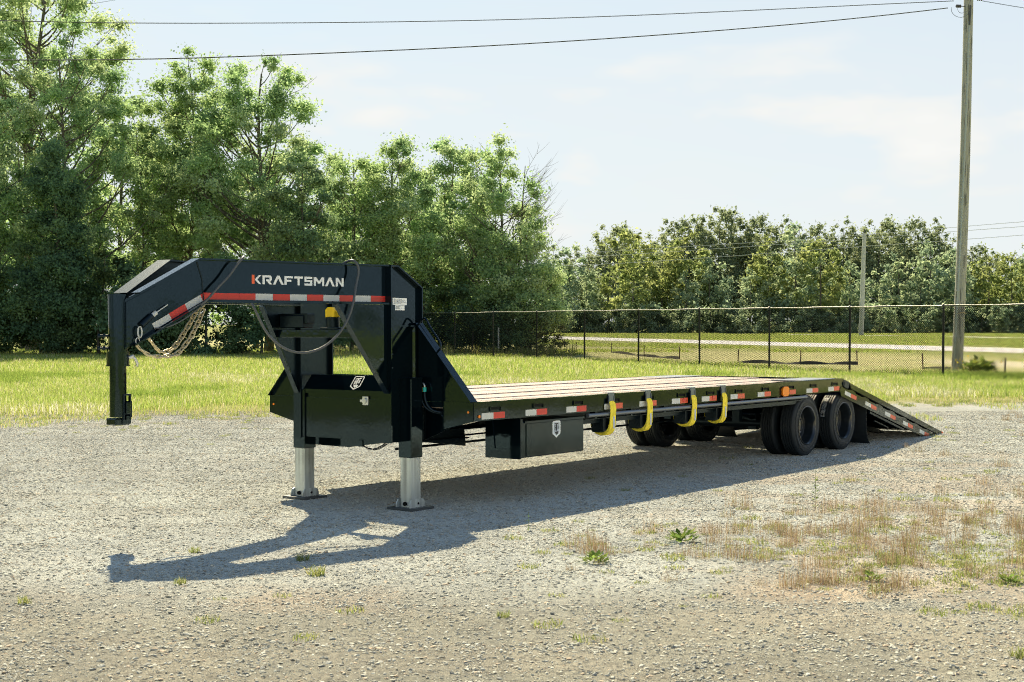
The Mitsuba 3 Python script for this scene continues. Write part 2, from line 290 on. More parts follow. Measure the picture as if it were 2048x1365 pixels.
pt('hinge_trim', [box(-.378, -.366, y0 - .002, y0 + .03, -.35, .09), box(-.378, -.366, y1 - .085, y1 + .002, -.36, .07)], BLACK, kf)

# under the box
pt('under_plate', [extrude(Polygon([(-.72, -.34), (.34, -.34), (.34, -.38), (-.25, -.465), (-.72, -.46)]), -.01, .01, ((.02, 0, 0), (0, 1, 0), (0, 0, 1), (1, 0, 0))), box(-.05, .0, -.30, .65, -.385, -.35)], BLACK, G)
def chain(pts, L, r, wid):
    """oval links along a polyline, alternate ones turned by a quarter"""
    p = smooth_path(pts, 300); s = np.r_[0, np.cumsum(np.linalg.norm(np.diff(p, axis=0), axis=1))]; n = int(s[-1] / L); out = []
    for i in range(n):
        a = (i + .5) * L; c = np.array([np.interp(a, s, p[:, q]) for q in range(3)])
        t = np.array([np.interp(a + .01, s, p[:, q]) - np.interp(a - .01, s, p[:, q]) for q in range(3)]); t /= np.linalg.norm(t)
        u = np.cross(t, [0, 1, 0.12]); u /= np.linalg.norm(u); w = np.cross(t, u)
        if i % 2: u, w = w, u
        q = (u * .8 + w * .6) if i % 2 == 0 else (u * .8 - w * .6) * .0 + u * .95 + w * .3
        q /= np.linalg.norm(q); hl = L * .5 + r * 1.35 - wid
        g = np.linspace(0, 2 * np.pi, 17)[:-1]
        ring_ = np.array([c + t * (np.sign(np.cos(x)) * hl + wid * np.cos(x)) + q * wid * np.sin(x) for x in g])
        out.append(tube(np.vstack([ring_, ring_[:1]]), r, 6, caps=False))
    return out
kc = pt('box_chain', chain([(-.36, .26, -.385), (-.33, .30, -.42), (-.30, .38, -.43), (-.28, .45, -.40), (-.27, .50, -.37)], .022, .004, .009), SATIN, G)
pt('chain_bracket', cbox(-.38, -.355, .24, .29, -.41, -.35, .003), BLACK, G)

# landing legs
for i, yy in enumerate((.672, -.672)):
    c = (-.158, yy)
    lg = uniq(f'{G}__jack_leg')
    k = put_leg = pt('jack_leg', [cbox(c[0] - .077, c[0] + .077, yy - .077, yy + .077, -.498 if i == 0 else -.478, .205, .006), box(c[0] - .079, c[0] + .079, yy - .079, yy + .079, .20, .215)], BLACK, G, label='near drop leg with bare steel foot' if i == 0 else 'far drop leg with bare steel foot')
    gz = -(TO[2] + TM[2, 0] * c[0] + TM[2, 1] * yy)
    sh = unary_union([sbox(-.067, -.067, .067, .067)]).buffer(-.012).buffer(.012)
    pt('inner_leg', [extrude(sh, gz + .02, -.45, ((c[0], yy, 0), (1, 0, 0), (0, 1, 0), (0, 0, 1)))] + [box(c[0] - .05 + q, c[0] - .046 + q, yy + .0665, yy + .0685, gz + .1, -.50) for q in (.04, .065)], STEEL, k, smooth=30, label='bare galvanised inner leg')
    pt('foot_pad', [cbox(c[0] - .150, c[0] + .150, yy - .150, yy + .150, gz - .005, gz + .022, .003)], PADS, k)
    half = Polygon([(-.105, 0), (.105, 0), (.105, .03), (.085, .068), (.06, .075), (-.06, .075), (-.085, .068), (-.105, .03)])
    pt('foot_clamp', [extrude(half, -.005, .005, ((c[0], yy + .078 * s, gz + .022), (1, 0, 0), (0, 0, 1), (0, 1, 0))) for s in (1, -1)], STEEL, k)
    pt('foot_pin', [cyl((c[0] - .085, yy + q, gz + .052), (c[0] - .066, yy + q, gz + .052), .018, 10) for q in (.0,)] + [cyl((c[0] + .01 + q, yy + .082, gz + .055), (c[0] + .01 + q, yy + .0845, gz + .055), .012, 10) for q in (0,)], DARKGAP, k)

pt('door_hinge', [cyl((-.36, .60, z), (-.36, .60, z + .10), .012, 8) for z in (-.32, -.18, -.02)] + [cyl((-.372, .648, z), (-.372, .648, z + .012), .012, 6) for z in (.30, .42)], SATIN, G, kind='stuff')
# bulkhead wings with sloping flange
for side in (1, -1):
    yr = RY[side] + .05 * side
    Bx = ((0, 0, 0), (0, side, 0), (0, 0, 1), (1, 0, 0))
    w = extrude(Polygon([(abs(yr), .0), (abs(yr), .695), (.665, .695), (1.272, .012), (1.272, .0)]), -.02, -.010, Bx)
    kw = pt('bulkhead_wing', w, BLACK, G, label='near sloping bulkhead wing beside the riser' if side > 0 else 'far sloping bulkhead wing beside the riser')
    pt('sloping_flange', extrude(LineString([(.648, .700), (1.282, .004)]).buffer(.005, cap_style=2), -.060, .035, Bx), BLACK, kw)
    if side > 0:
        gr = smooth_path([(-.012, .655, .690), (-.012, .690, .735), (-.012, .722, .742), (-.012, .748, .715), (-.012, .82, .62), (-.012, .895, .53), (-.012, .907, .50), (-.012, .868, .452)], 50)
        pt('grab_handle', tube(gr, .0095, 8), BLACK, G, smooth=60)
    # front cross member, tapering up to the deck's corner
    Bc = ((0, 0, 0), (0, side, 0), (0, 0, 1), (1, 0, 0))
    fm = extrude(Polygon([(.945, -.004), (1.289, -.004), (1.289, -.160), (.945, -.238)]), -.030, -.022, Bc)
    lip = box(-.036, .02, min(.94 * side, 1.29 * side), max(.94 * side, 1.29 * side), -.0035, .003)
    kx = pt('front_cross_member', [fm, lip, extrude(LineString([(.945, -.240), (1.289, -.162)]).buffer(.004, cap_style=2), -.03, .04, Bc), box(-.03, .10, min(.94 * side, .946 * side), max(.94 * side, .946 * side), -.238, -.004)], BLACK, G)
    pt('marker_lamp', cyl((-.034, 1.235 * side, -.085), (-.018, 1.235 * side, -.085), .011, 12), AMBER, kx, label='small amber marker lamp')
    pt('recess_panel', extrude(Polygon([(abs(yr), -.36), (abs(yr), 0), (.943, 0), (.943, -.245)]), .05, .06, Bc), BLACK, G)
pt('hose_ring', tube([(.045 + 0 * g, .905 + .036 * math.cos(g), -.112 + .036 * math.sin(g)) for g in np.linspace(0, 2 * np.pi, 25)], .008, 8, False), BLACK, G)
for q, (dx, m) in enumerate(((0, YPLAST), (.045, TEAL))):
    hp = smooth_path([(-.06, .712 + dx, .085), (-.06, .716 + dx, .03), (-.05, .738 + dx, -.035), (-.03, .782 + dx * .9, -.078), (.0, .850 + dx * .6, -.102 + dx * .15), (.05, .905, -.112 + dx * .2)], 30)
    kh = pt('air_hose', tube(hp, .0115, 8), SATIN, G, smooth=60)
    pt('hose_collar', cyl((-.06, .712 + dx, .085), (-.06, .710 + dx, .125), .0165, 12), m, kh, label='yellow collar' if q == 0 else 'teal collar')
    pt('elbow', tube(smooth_path([(-.06, .710 + dx, .125), (-.06, .706 + dx, .150), (-.06, .694 + dx, .160), (-.06, .672 + dx, .160)], 10), .008, 8), ZINC, kh)

# deck
BW, BG = .2165, .2195
nb = 11
for i in range(nb):
    yc = (i - 5) * BG; gap = .004 if i % 2 else .001
    xe = 6.62 if abs(yc) > .8 else 7.60
    dz = .0012 * math.sin(i * 2.7) - (.0 if yc < -.7 else .010 if yc < 0.05 else .019 if yc < .5 else .028)
    pt('deck_board', cbox(.012, xe, yc - BW / 2 + gap, yc + BW / 2 - gap, -.062, .0 + dz, .004), WOOD, G)
for s in (1, -1):
    a, b = sorted((.772 * s, 1.206 * s))
    kp = pt('wheel_cover_plate', cbox(6.628, 7.60, a, b, -.012, .004, .002), PLATE, G)
    pt('edge_strip', box(.0, 7.64, min(1.209 * s, 1.291 * s), max(1.209 * s, 1.291 * s), -.012, -.001), BLACK, kp)
pt('rear_strip', box(7.603, 7.66, -1.291, 1.291, -.03, .001), BLACK, G)
pt('front_strip', box(-.02, .010, -1.291, 1.291, -.05, -.0015), BLACK, G)

# side rails with reflective tape and stake pockets
TX = [.101, .747, 1.397, 2.047, 2.70, 3.345, 3.982, 4.636, 5.297, 5.962, 6.596, 7.229]
for side in (1, -1):
    def sb(x0, x1, a, b, z0, z1): return box(x0, x1, min(a * side, b * side), max(a * side, b * side), z0, z1)
    ks = pt('side_rail', [sb(-.02, 7.66, 1.262, 1.280, -.165, -.013), sb(-.02, 7.66, 1.215, 1.262, -.165, -.155), sb(-.02, 7.66, 1.281, 1.295, -.040, -.0005), sb(-.022, -.012, 1.262, 1.295, -.165, -.003)], BLACK, G, label='near side rail with red and white reflective tape' if side > 0 else 'far side rail')
    if side > 0:
        for i, x in enumerate(TX):
            w1 = .168; late = i > 2
            if i != 9: pt('reflective_tape', sb(x, x + w1, 1.2801, 1.2815, -.153, -.097), TAPE_W, ks, label='white reflective tape block')
            pt('reflective_tape', sb(x + w1 + .002, x + .336, 1.2801, 1.2815, -.153, -.097), TAPE_O if late else TAPE_R, ks, label='red reflective tape block')
            pt('stake_pocket', [sb(x + .11, x + .27, 1.2802, 1.292, -.048, -.0405), sb(x + .11, x + .118, 1.2802, 1.292, -.085, -.0405), sb(x + .262, x + .27, 1.2802, 1.292, -.085, -.0405)], BLACK, ks)
            pt('pocket_slot', sb(x + .12, x + .26, 1.2803, 1.284, -.074, -.050), DARKGAP, ks)
        pt('marker_lamp', cyl((.062, 1.279, -.125), (.062, 1.289, -.125), .014, 14), AMBER, ks, label='small round amber marker lamp')
        kl = pt('marker_lamp', cyl((5.985, 1.279, -.110), (5.985, 1.285, -.110), .074, 20), SATIN, ks, label='large amber side lamp')
        lens = Polygon([(-.085, -.035), (-.05, -.058), (.05, -.058), (.085, -.035), (.085, .035), (.05, .058), (-.05, .058), (-.085, .035)])
        pt('marker_lamp', extrude(lens, 1.286, 1.306, ((5.985, 0, -.110), (1, 0, 0), (0, 0, 1), (0, 1, 0))), AMBER, ks, label='amber lens of the large side lamp')
        for x in (3.38 + .29, 4.02 + .29): pt('red_lamp', cyl((x - .075, 1.281, -.120), (x - .075, 1.287, -.120), .026, 14), TAPE_R, ks, label='small round red lamp')
    if side > 0:
        pt('winch_track', [cyl((1.735, 1.293, -.199), (6.56, 1.293, -.199), .021, 16)], TRACK, G, smooth=40, label='polished winch track along the near side')
        pt('track_rail', [sb(1.735, 6.5, 1.20, 1.215, -.285, -.235), sb(1.735, 6.5, 1.215, 1.262, -.243, -.235)], SATIN, G)
        for x in np.arange(1.9, 6.5, .65): pt('track_bracket', sb(x, x + .03, 1.21, 1.274, -.235, -.1655), BLACK, G)

# frame under the deck
for y in (.5, -.5):
    pt('main_beam', [box(.30, 7.62, y - .004, y + .004, -.29, -.042), box(.06, 7.62, y - .07, y + .07, -.305, -.291), box(.06, 7.62, y - .07, y + .07, -.052, -.042),
                     extrude(Polygon([(.04, -.05), (.80, -.05), (.80, -.31), (.82, -.47), (.10, -.38), (.04, -.38)]), -.01, .01, ((0, y, 0), (1, 0, 0), (0, 0, 1), (0, 1, 0))), box(.06, .80, y - .07, y + .07, -.39, -.38)], SATIN, G)
for x in np.arange(.35, 7.6, .61): pt('cross_beam', [box(x - .004, x + .004, -1.26, 1.26, -.118, -.05), box(x - .03, x + .03, -1.26, 1.26, -.126, -.119)], SATIN, G)
pt('truss_rod', cyl((.55, -.15, -.515), (7.0, -.15, -.50), .012, 8), SATIN, G)
pt('brake_line', cyl((.7, .55, -.36), (6.2, .55, -.33), .009, 6), SATIN, G)

# side tool box under the rail, with its step frame
kt = pt('side_box', [cbox(.682, 1.66, .89, 1.292, -.535, -.205, .004), box(.66, .681, .885, 1.297, -.535, -.18)], BLACK, G, label='black toolbox hung under the near side rail')
pt('door', [cbox(.735, 1.652, 1.292, 1.302, -.528, -.222, .003), box(.70, 1.66, 1.2921, 1.310, -.216, -.200)], BLACK, kt)
ring, inn, bars = emblem(.125, .158)
Bd = ((1.203, 1.302, -.298), (1, 0, 0), (0, 0, 1), (0, 1, 0))
pt('door_emblem', extrude(ring, .0002, .0015, Bd), WHITE, kt, label='white shield emblem on the door')
pt('emblem_ground', extrude(inn, .0002, .0008, Bd), WB, kt)
pt('emblem_marks', extrude(bars.intersection(inn), .0008, .0014, Bd), SATIN, kt, kind='stuff')
Bq = ((.66, 0, 0), (0, 1, 0), (0, 0, 1), (-1, 0, 0))
stp = Polygon([(.886, -.172), (.965, -.172), (.995, -.455), (1.17, -.455), (1.205, -.172), (1.297, -.172), (1.297, -.545), (.886, -.545)])
pt('end_frame', extrude(stp, .001, .012, Bq), BLACK, kt)
pt('far_side_box', [cbox(.682, 1.66, -1.292, -.89, -.535, -.205, .004), box(.66, .681, -1.297, -.885, -.535, -.18)], BLACK, G, label='matching toolbox under the far side rail')

# axles, springs, wheels
R_T = .386
RIM = mat('rim_paint', principled((.012, .016, .019), .16, specular=.6))
def tyre_profile(y0, s):
    """(radius, y) of a dual tyre; s=+1: the outer face is at larger y"""
    w = .213; P = []
    pr = [(.236, .018), (.250, .008), (.275, .002), (.31, .0), (.345, .006), (.362, .013), (.374, .020), (.3835, .032)]
    for r, y in pr: P.append((r, y))
    g0, g1 = .036, w - .036; nrib = 5; gw = .0165; rib = (g1 - g0 - gw * (nrib - 1)) / nrib; y = g0
    for i in range(nrib):
        c = R_T - .0012 * abs(i - 2) ** 2 * .5
        P += [(c, y), (c, y + rib)]; y += rib
        if i < nrib - 1: P += [(c - .013, y + .001), (c - .013, y + gw - .001)]; y += gw
    for r, yy in pr[::-1]: P.append((r, w - yy))
    return [(r, y0 + yy * 1.0) for r, yy in P]
def wheel(ax, y0, out, lab, grp):
    """one wheel: out=+1/-1 where its dish opens to"""
    gz = -(TO[2] + TM[2, 0] * ax + TM[2, 1] * (y0 + .1)); cz = gz + R_T - .006
    kw_ = uniq(f'{G}__wheel')
    prof = tyre_profile(y0, 1)
    w = .213; a, b = (y0 + w, y0) if out > 0 else (y0, y0 + w); s = -1 if out > 0 else 1
    rim = [(.232, b - s * .012), (.222, b - s * .02), (.205, b - s * .05), (.205, a + s * .13), (.214, a + s * .10), (.219, a + s * .03), (.228, a + s * .022), (.245, a + s * .010), (.247, a + s * .002), (.236, a + s * .0), (.226, a + s * .012), (.213, a + s * .03), (.207, a + s * .10), (.198, a + s * .135), (.165, a + s * .15), (.115, a + s * .142), (.11, a + s * .12), (.075, a + s * .13), (.070, a + s * .105), (.052, a + s * .10), (.0005, a + s * .10)]
    m = revolve_y(rim, ax, cz, 56)
    key = pt('wheel', m, RIM, G, smooth=35, label=lab)
    pt('tyre', revolve_y(prof, ax, cz, 72), RUBBER, key, smooth=28)
    if out > 0:
        nuts = [cyl((ax + .093 * math.cos(g), a + s * .146, cz + .093 * math.sin(g)), (ax + .093 * math.cos(g), a + s * .115, cz + .093 * math.sin(g)), .012, 6) for g in np.arange(8) * math.pi / 4]
        pt('wheel_nut', nuts, SATIN, key, kind='stuff')
    # sidewall ridges
    yf = a - s * .0005
    pt('sidewall_ridge', [revolve_y([(r - .003, yf + s * .004), (r, yf - s * .0015), (r + .003, yf + s * .004)], ax, cz, 56) for r in (.286, .337)], RUBBER, key, smooth=40)
    if out > 0:
        mk = []
        for c0, cnt in ((.25, 9), (1.9, 7), (3.3, 10), (4.9, 6)):
            for q in range(cnt):
                g_ = c0 + q * .075; rr = .312; e_ = np.array([-math.sin(g_), 0, math.cos(g_)]); n_ = np.array([math.cos(g_), 0, math.sin(g_)]); c_ = np.array([ax, yf, cz]) + n_ * rr
                hw_, hh_ = .007 + .003 * ((q * 7) % 3), .011; yo = np.array([0, -s * .0016, 0])
                P_ = [c_ + e_ * a_ * hw_ + n_ * b_ * hh_ + yo for a_, b_ in ((-1, -1), (1, -1), (1, 1), (-1, 1))]; mk.append((np.array(P_), np.array([(0, 1, 2, 3)])))
        pt('sidewall_mark', mk, MARK, key, kind='stuff')
    return key, cz
MARK = mat('moulded_mark', principled((.05, .058, .062), .7))
AX = (6.69, 7.79)
WH = {}
for ai, ax in enumerate(AX):
    fr = 'front' if ai == 0 else 'rear'
    for y0, out, l in ((1.037, 1, 'outer near'), (.765, -1, 'inner near'), (-1.25, -1, 'outer far'), (-.978, 1, 'inner far')):
        WH[(ai, l)] = wheel(ax, y0, out, f'{l} dual wheel of the {fr} axle', None)
    cz = WH[(ai, 'outer near')][1]
    pt('axle', [cyl((ax, -1.0, cz), (ax, 1.0, cz), .064, 16)], SATIN, G, smooth=40)
    for s in (1, -1):
        pt('leaf_spring', [box(ax - .36 + .06 * q, ax + .36 - .06 * q, s * .5 - .038, s * .5 + .038, cz + .10 - .014 * q, cz + .112 - .014 * q) for q in range(4)] + [box(ax - .05, ax + .05, s * .5 - .055, s * .5 + .055, cz - .08, cz + .12)], SATIN, G)
for s in (1, -1):
    pt('spring_hanger', [box(x - .04, x + .04, s * .5 - .05, s * .5 + .05, -.52, -.306) for x in (6.24, 7.24, 8.22)], SATIN, G)
# paper sticker on the tread of the rear outer tyre
kq, cz = WH[(1, 'outer near')]
g = np.linspace(math.radians(128), math.radians(172), 12); ys = (1.082, 1.152)
v = np.array([(AX[1] + (R_T + .0015) * math.cos(a_), y_, cz + (R_T + .0015) * math.sin(a_)) for a_ in g for y_ in ys]); f = np.array([(2 * i, 2 * i + 1, 2 * i + 3, 2 * i + 2) for i in range(11)])
pt('tread_sticker', (v, f), SATIN, kq, label='printed sticker across the tread')
ql = []
for a_ in np.linspace(math.radians(130), math.radians(170), 17):
    for y_ in ((1.087, 1.113), (1.120, 1.146)) if int(a_ * 50) % 3 else ((1.087, 1.146),):
        gg = [a_ - .008, a_ + .008]; ql.append((np.array([(AX[1] + (R_T + .003) * math.cos(q_), yy, cz + (R_T + .003) * math.sin(q_)) for q_ in gg for yy in y_]), np.array([(0, 1, 3, 2)])))
pt('sticker_print', ql, TAPE_W, kq, kind='stuff')
# mud flaps
for s in (1, -1):
    a, b = sorted((.78 * s, 1.25 * s))
    c = smooth_path([(8.36, 0, -.28), (8.50, 0, -.45), (8.50, 0, -.62), (8.52, 0, -.78), (8.62, 0, -.915)], 24)
    v = np.array([(x + dx, y_, z) for x, _, z in c for y_ in (a, b) for dx in (0, .008)]); f = []
    for i in range(23):
        o = 4 * i; f += [(o, o + 2, o + 6, o + 4), (o + 1, o + 5, o + 7, o + 3), (o + 2, o + 3, o + 7, o + 6), (o, o + 4, o + 5, o + 1)]
    pt('mud_flap', (v, np.array(f)), RUBBER, G, label='black rubber mud flap behind the near rear wheel' if s > 0 else 'far mud flap')

# rear ramp (dovetail)
hx, hz = 7.665, -.002
tip = np.array([11.26, -.905]); dirr = (tip - [hx, hz]) / np.hypot(*(tip - [hx, hz])); nrm = np.array([-dirr[1], dirr[0]])
RL = np.hypot(*(tip - [hx, hz]))
Rb = lambda y: ((hx, y, hz), (dirr[0], 0, dirr[1]), (nrm[0], 0, nrm[1]), (0, 1, 0))
kr = pt('ramp', [extrude(sbox(.06, -.012, RL - .02, -.004), -1.24, 1.24, Rb(0))] + [extrude(sbox(q, -.10, q + .05, -.0125), -1.20, 1.20, Rb(0)) for q in np.arange(.3, RL - .5, .45)], SATIN, G, label='black steel ramp sloping from the deck to the gravel')
for y in (-.5, .5):
    pt('ramp_beam', extrude(Polygon([(.02, -.13), (RL - .35, -.11), (RL - .5, -.16), (2.6, -.20 - .02), (1.1, -.42), (.02, -.36)]), -.03, .03, Rb(y)), SATIN, kr)  # main beams carried on, put in to block light under the ramp
pt('ramp_light_blocker', extrude(Polygon([(.9, -.10), (RL - .4, -.10), (RL - .5, -.12), (2.4, -.30), (.9, -.64)]), -.01, .01, Rb(-1.1)), SATIN, kr)  # added sheet, blocks the sunlit ground from showing under the ramp
for i in range(12):
    q = .25 + i * .28; pt('cleat', extrude(Polygon([(q, -.004), (q + .05, -.004), (q + .025, .03)]), -1.18, 1.18, Rb(0)), BLACK, kr)
for s in (1, -1):
    pt('upper_rail', extrude(Polygon([(.22, -.008), (RL - .06, -.008), (RL - .02, -.045), (RL - .10, -.075), (.28, -.075)]), min(1.243 * s, 1.288 * s), max(1.243 * s, 1.288 * s), Rb(0)), BLACK, kr)
    ch = Polygon([(-.01, -.105), (.02, -.112), (RL - .16, -.098), (RL + .02, -.062), (RL + .02, -.078), (RL - .30, -.165), (RL - .6, -.238 + .02), (.0, -.238 + .005), (-.06, -.155)])
    kk = pt('lower_channel', extrude(ch, min(1.27 * s, 1.288 * s), max(1.27 * s, 1.288 * s), Rb(0)), BLACK, kr)
    if s > 0:
        loops = [extrude(Polygon([(q, -.112), (q + .06, -.092), (q + .15, -.084), (q + .24, -.090), (q + .28, -.112)]), 1.255, 1.28, Rb(0)) for q in (.20, .66, 1.12, 1.58, 2.04, 2.50, 2.96)]
        pt('rope_loop', loops, BLACK, kr, kind='stuff')
        for q in (.10, .78, 1.47, 2.13, 2.78):
            sk = lambda a, b: Polygon([(a, -.190), (b, -.190), (b, -.138), (a, -.138)])
            pt('reflective_tape', extrude(sk(q, q + .19), 1.2882, 1.2896, Rb(0)), TAPE_W, kk, label='white reflective tape block')
            pt('reflective_tape', extrude(sk(q + .192, q + .38), 1.2882, 1.2896, Rb(0)), TAPE_O, kk, label='red reflective tape block')
        pt('support_strut', [extrude(sbox(1.0, -.262, 2.25, -.235), 1.25, 1.27, Rb(0)), extrude(sbox(1.35, -.305, 1.85, -.29), 1.18, 1.2, Rb(0))], SATIN, kr)
        pt('hinge_block', [extrude(sbox(.02, -.085, .20, -.004), 1.235, 1.292, Rb(0)), extrude(sbox(.05, -.10, .16, -.03), 1.20, 1.297, Rb(0))], SATIN, kr)
        pt('tip_lamp', extrude(sbox(RL - .06, -.045, RL + .01, -.005), 1.24, 1.29, Rb(0)), TAPE_O, kr, label='red block at the tip of the ramp')

# chains, breakaway switch, cables
A = [(-2.676, .06, .531), (-2.585, .06, .463), (-2.503, .06, .436), (-2.371, .06, .434), (-2.271, .06, .455), (-2.195, .06, .52), (-2.149, .06, .566), (-2.071, .06, .684), (-2.045, .06, .725), (-2.019, .06, .786), (-1.987, .06, .842)]
Bc_ = [(-2.568, .06, .573), (-2.503, .06, .503), (-2.437, .06, .459), (-2.37, .06, .464), (-2.286, .06, .515), (-2.227, .06, .583), (-2.166, .06, .663), (-2.122, .06, .724), (-2.076, .06, .798), (-1.998, .06, .842)]
for nm, pts_ in (('near', A), ('far', [(x + .118, -.08, z + .007) for x, _, z in Bc_])):
    ls = chain(pts_, .052, .0074, .0155)
    kc = pt('safety_chain', ls[0], GOLD, G, smooth=60, label=f'{nm} gold safety chain hanging in a loop under the neck')
    for l in ls[1:]: pt('chain_link', l, GOLD, kc, smooth=60)
p0, d, n = neck(1)
NP = lambda s, z, o: np.r_[p0 + d * s + n * o, z]
kb = pt('breakaway_switch', tube([NP(2.335, .676, .035), NP(2.245, .752, .035)], .024, 14), SATIN, G, smooth=40, label='black breakaway switch on the neck')
pt('switch_pin', [tube([NP(2.245, .752, .035), NP(2.21, .778, .035)], .018, 10), tube([NP(2.21, .778, .035), NP(2.11, .84, .03)], .004, 6)], TAPE_W, kb, smooth=40)
cl = []
for i in range(6):
    g = np.linspace(0, 2 * math.pi, 21); a_ = .012 + .004 * (i % 3); c = NP(2.352 + .002 * i, .625, .045 + .003 * i)
    cl.append(tube([c + np.r_[d * a_ * math.cos(x), .045 * math.sin(x)] for x in g], .0022, 5, False))
g = np.linspace(0, 2 * math.pi, 21); c = NP(2.372, .556, .045)
cl.append(tube([c + np.r_[d * .016 * math.cos(x), .025 * math.sin(x)] for x in g], .004, 6, False))
pt('breakaway_cable', cl, TAPE_W, G, smooth=60)
def cable(pts_, r=.0105):
    return tube(smooth_path([NP(*q) for q in pts_], 70), r, 8)
ka = pt('wiring_cable', cable([(1.40, 1.20, -.08), (1.43, 1.235, 0), (1.47, 1.228, .085), (1.517, 1.189, .10), (1.599, 1.086, .10), (1.69, .995, .095), (1.758, .922, .09), (1.816, .86, .075), (1.86, .82, .03)]), CABLE, G, smooth=60, label='grey cable looped over the neck near its bend')
pt('wiring_cable', cable([(1.80, .855, .03), (1.891, .79, .06), (2.0, .722, .07), (2.108, .672, .06), (2.215, .655, .02)], .006), CABLE, G, smooth=60, label='thin cable under the bend of the neck')
pt('wiring_cable', cable([(.42, 1.20, -.08), (.395, 1.235, 0), (.371, 1.228, .085), (.352, 1.182, .10), (.370, 1.073, .11), (.440, .9, .16), (.50, .749, .17), (.59, .621, .17), (.741, .502, .16), (.97, .45, .14), (1.144, .51, .12), (1.276, .642, .10), (1.352, .785, .09), (1.379, .86, .06)]), CABLE, G, smooth=60, label='grey cable hanging in a wide loop below the neck')

# ratchet winches and the yellow straps that hang from them
SX = (2.138, 2.832, 3.744, 4.424)
for x in SX:
    pt('ratchet_winch', [cbox(x - .055, x + .055, 1.105, 1.215, -.385, -.235, .006), cyl((x - .075, 1.17, -.335), (x + .075, 1.17, -.335), .042, 16), box(x - .07, x - .062, 1.11, 1.25, -.37, -.19), box(x + .062, x + .07, 1.11, 1.25, -.37, -.19)], SATIN, G, smooth=35)
HOOK = mat('hook_steel', principled((.13, .16, .19), .28, metallic=.6))
names = ('nearest to the toolbox', 'second from the toolbox', 'third from the toolbox', 'nearest to the wheels')
for x, nm in zip(SX, names):
    ks = thing('tie_down_strap', f'yellow webbing strap over the black side rail, {nm}', 'strap', 'yellow tie-down straps on the near side rail')
    path = smooth_path([(1.303, -.072), (1.318, -.10), (1.323, -.20), (1.322, -.29), (1.312, -.36), (1.275, -.402), (1.215, -.412), (1.155, -.398), (1.112, -.36), (1.098, -.31), (1.104, -.28)], 60) if False else None
    q = np.array([(1.303, -.070), (1.318, -.10), (1.323, -.20), (1.322, -.29), (1.310, -.36), (1.272, -.402), (1.215, -.412), (1.150, -.396), (1.105, -.36), (1.090, -.31), (1.098, -.27)])
    c = smooth_path(np.c_[np.full(len(q), 0.), q], 48)
    t = np.gradient(c, axis=0); t /= np.linalg.norm(t, axis=1, keepdims=True); nn = np.stack([0 * t[:, 0], -t[:, 2], t[:, 1]], 1)
    wv = .006 * np.sin(np.linspace(0, 9, len(c)))
    v = np.array([(x + sx_ * (.050) + wv[i], *(c[i] + nn[i] * o)[1:]) for i in range(len(c)) for sx_ in (-1, 1) for o in ((-.0025 - .026 * math.exp(-((i - 27) / 9.) ** 2), .0025) if True else 0)]); f = []
    for i in range(len(c) - 1):
        o = 4 * i; f += [(o, o + 4, o + 6, o + 2), (o + 1, o + 3, o + 7, o + 5), (o, o + 1, o + 5, o + 4), (o + 2, o + 6, o + 7, o + 3)]
    pt('webbing', (v, np.array(f)), YELLOW, ks)
    pt('flat_hook', [box(x - .052, x + .052, 1.299, 1.306, -.085, .008), box(x - .052, x + .052, 1.24, 1.306, .008, .014), box(x - .05, x - .042, 1.306, 1.313, -.10, -.02), box(x + .042, x + .05, 1.306, 1.313, -.10, -.02)], HOOK, ks)
    pt('care_label', box(x + .0, x + .03, 1.3262, 1.3275, -.345, -.225), WB, ks)
XF[0] = None

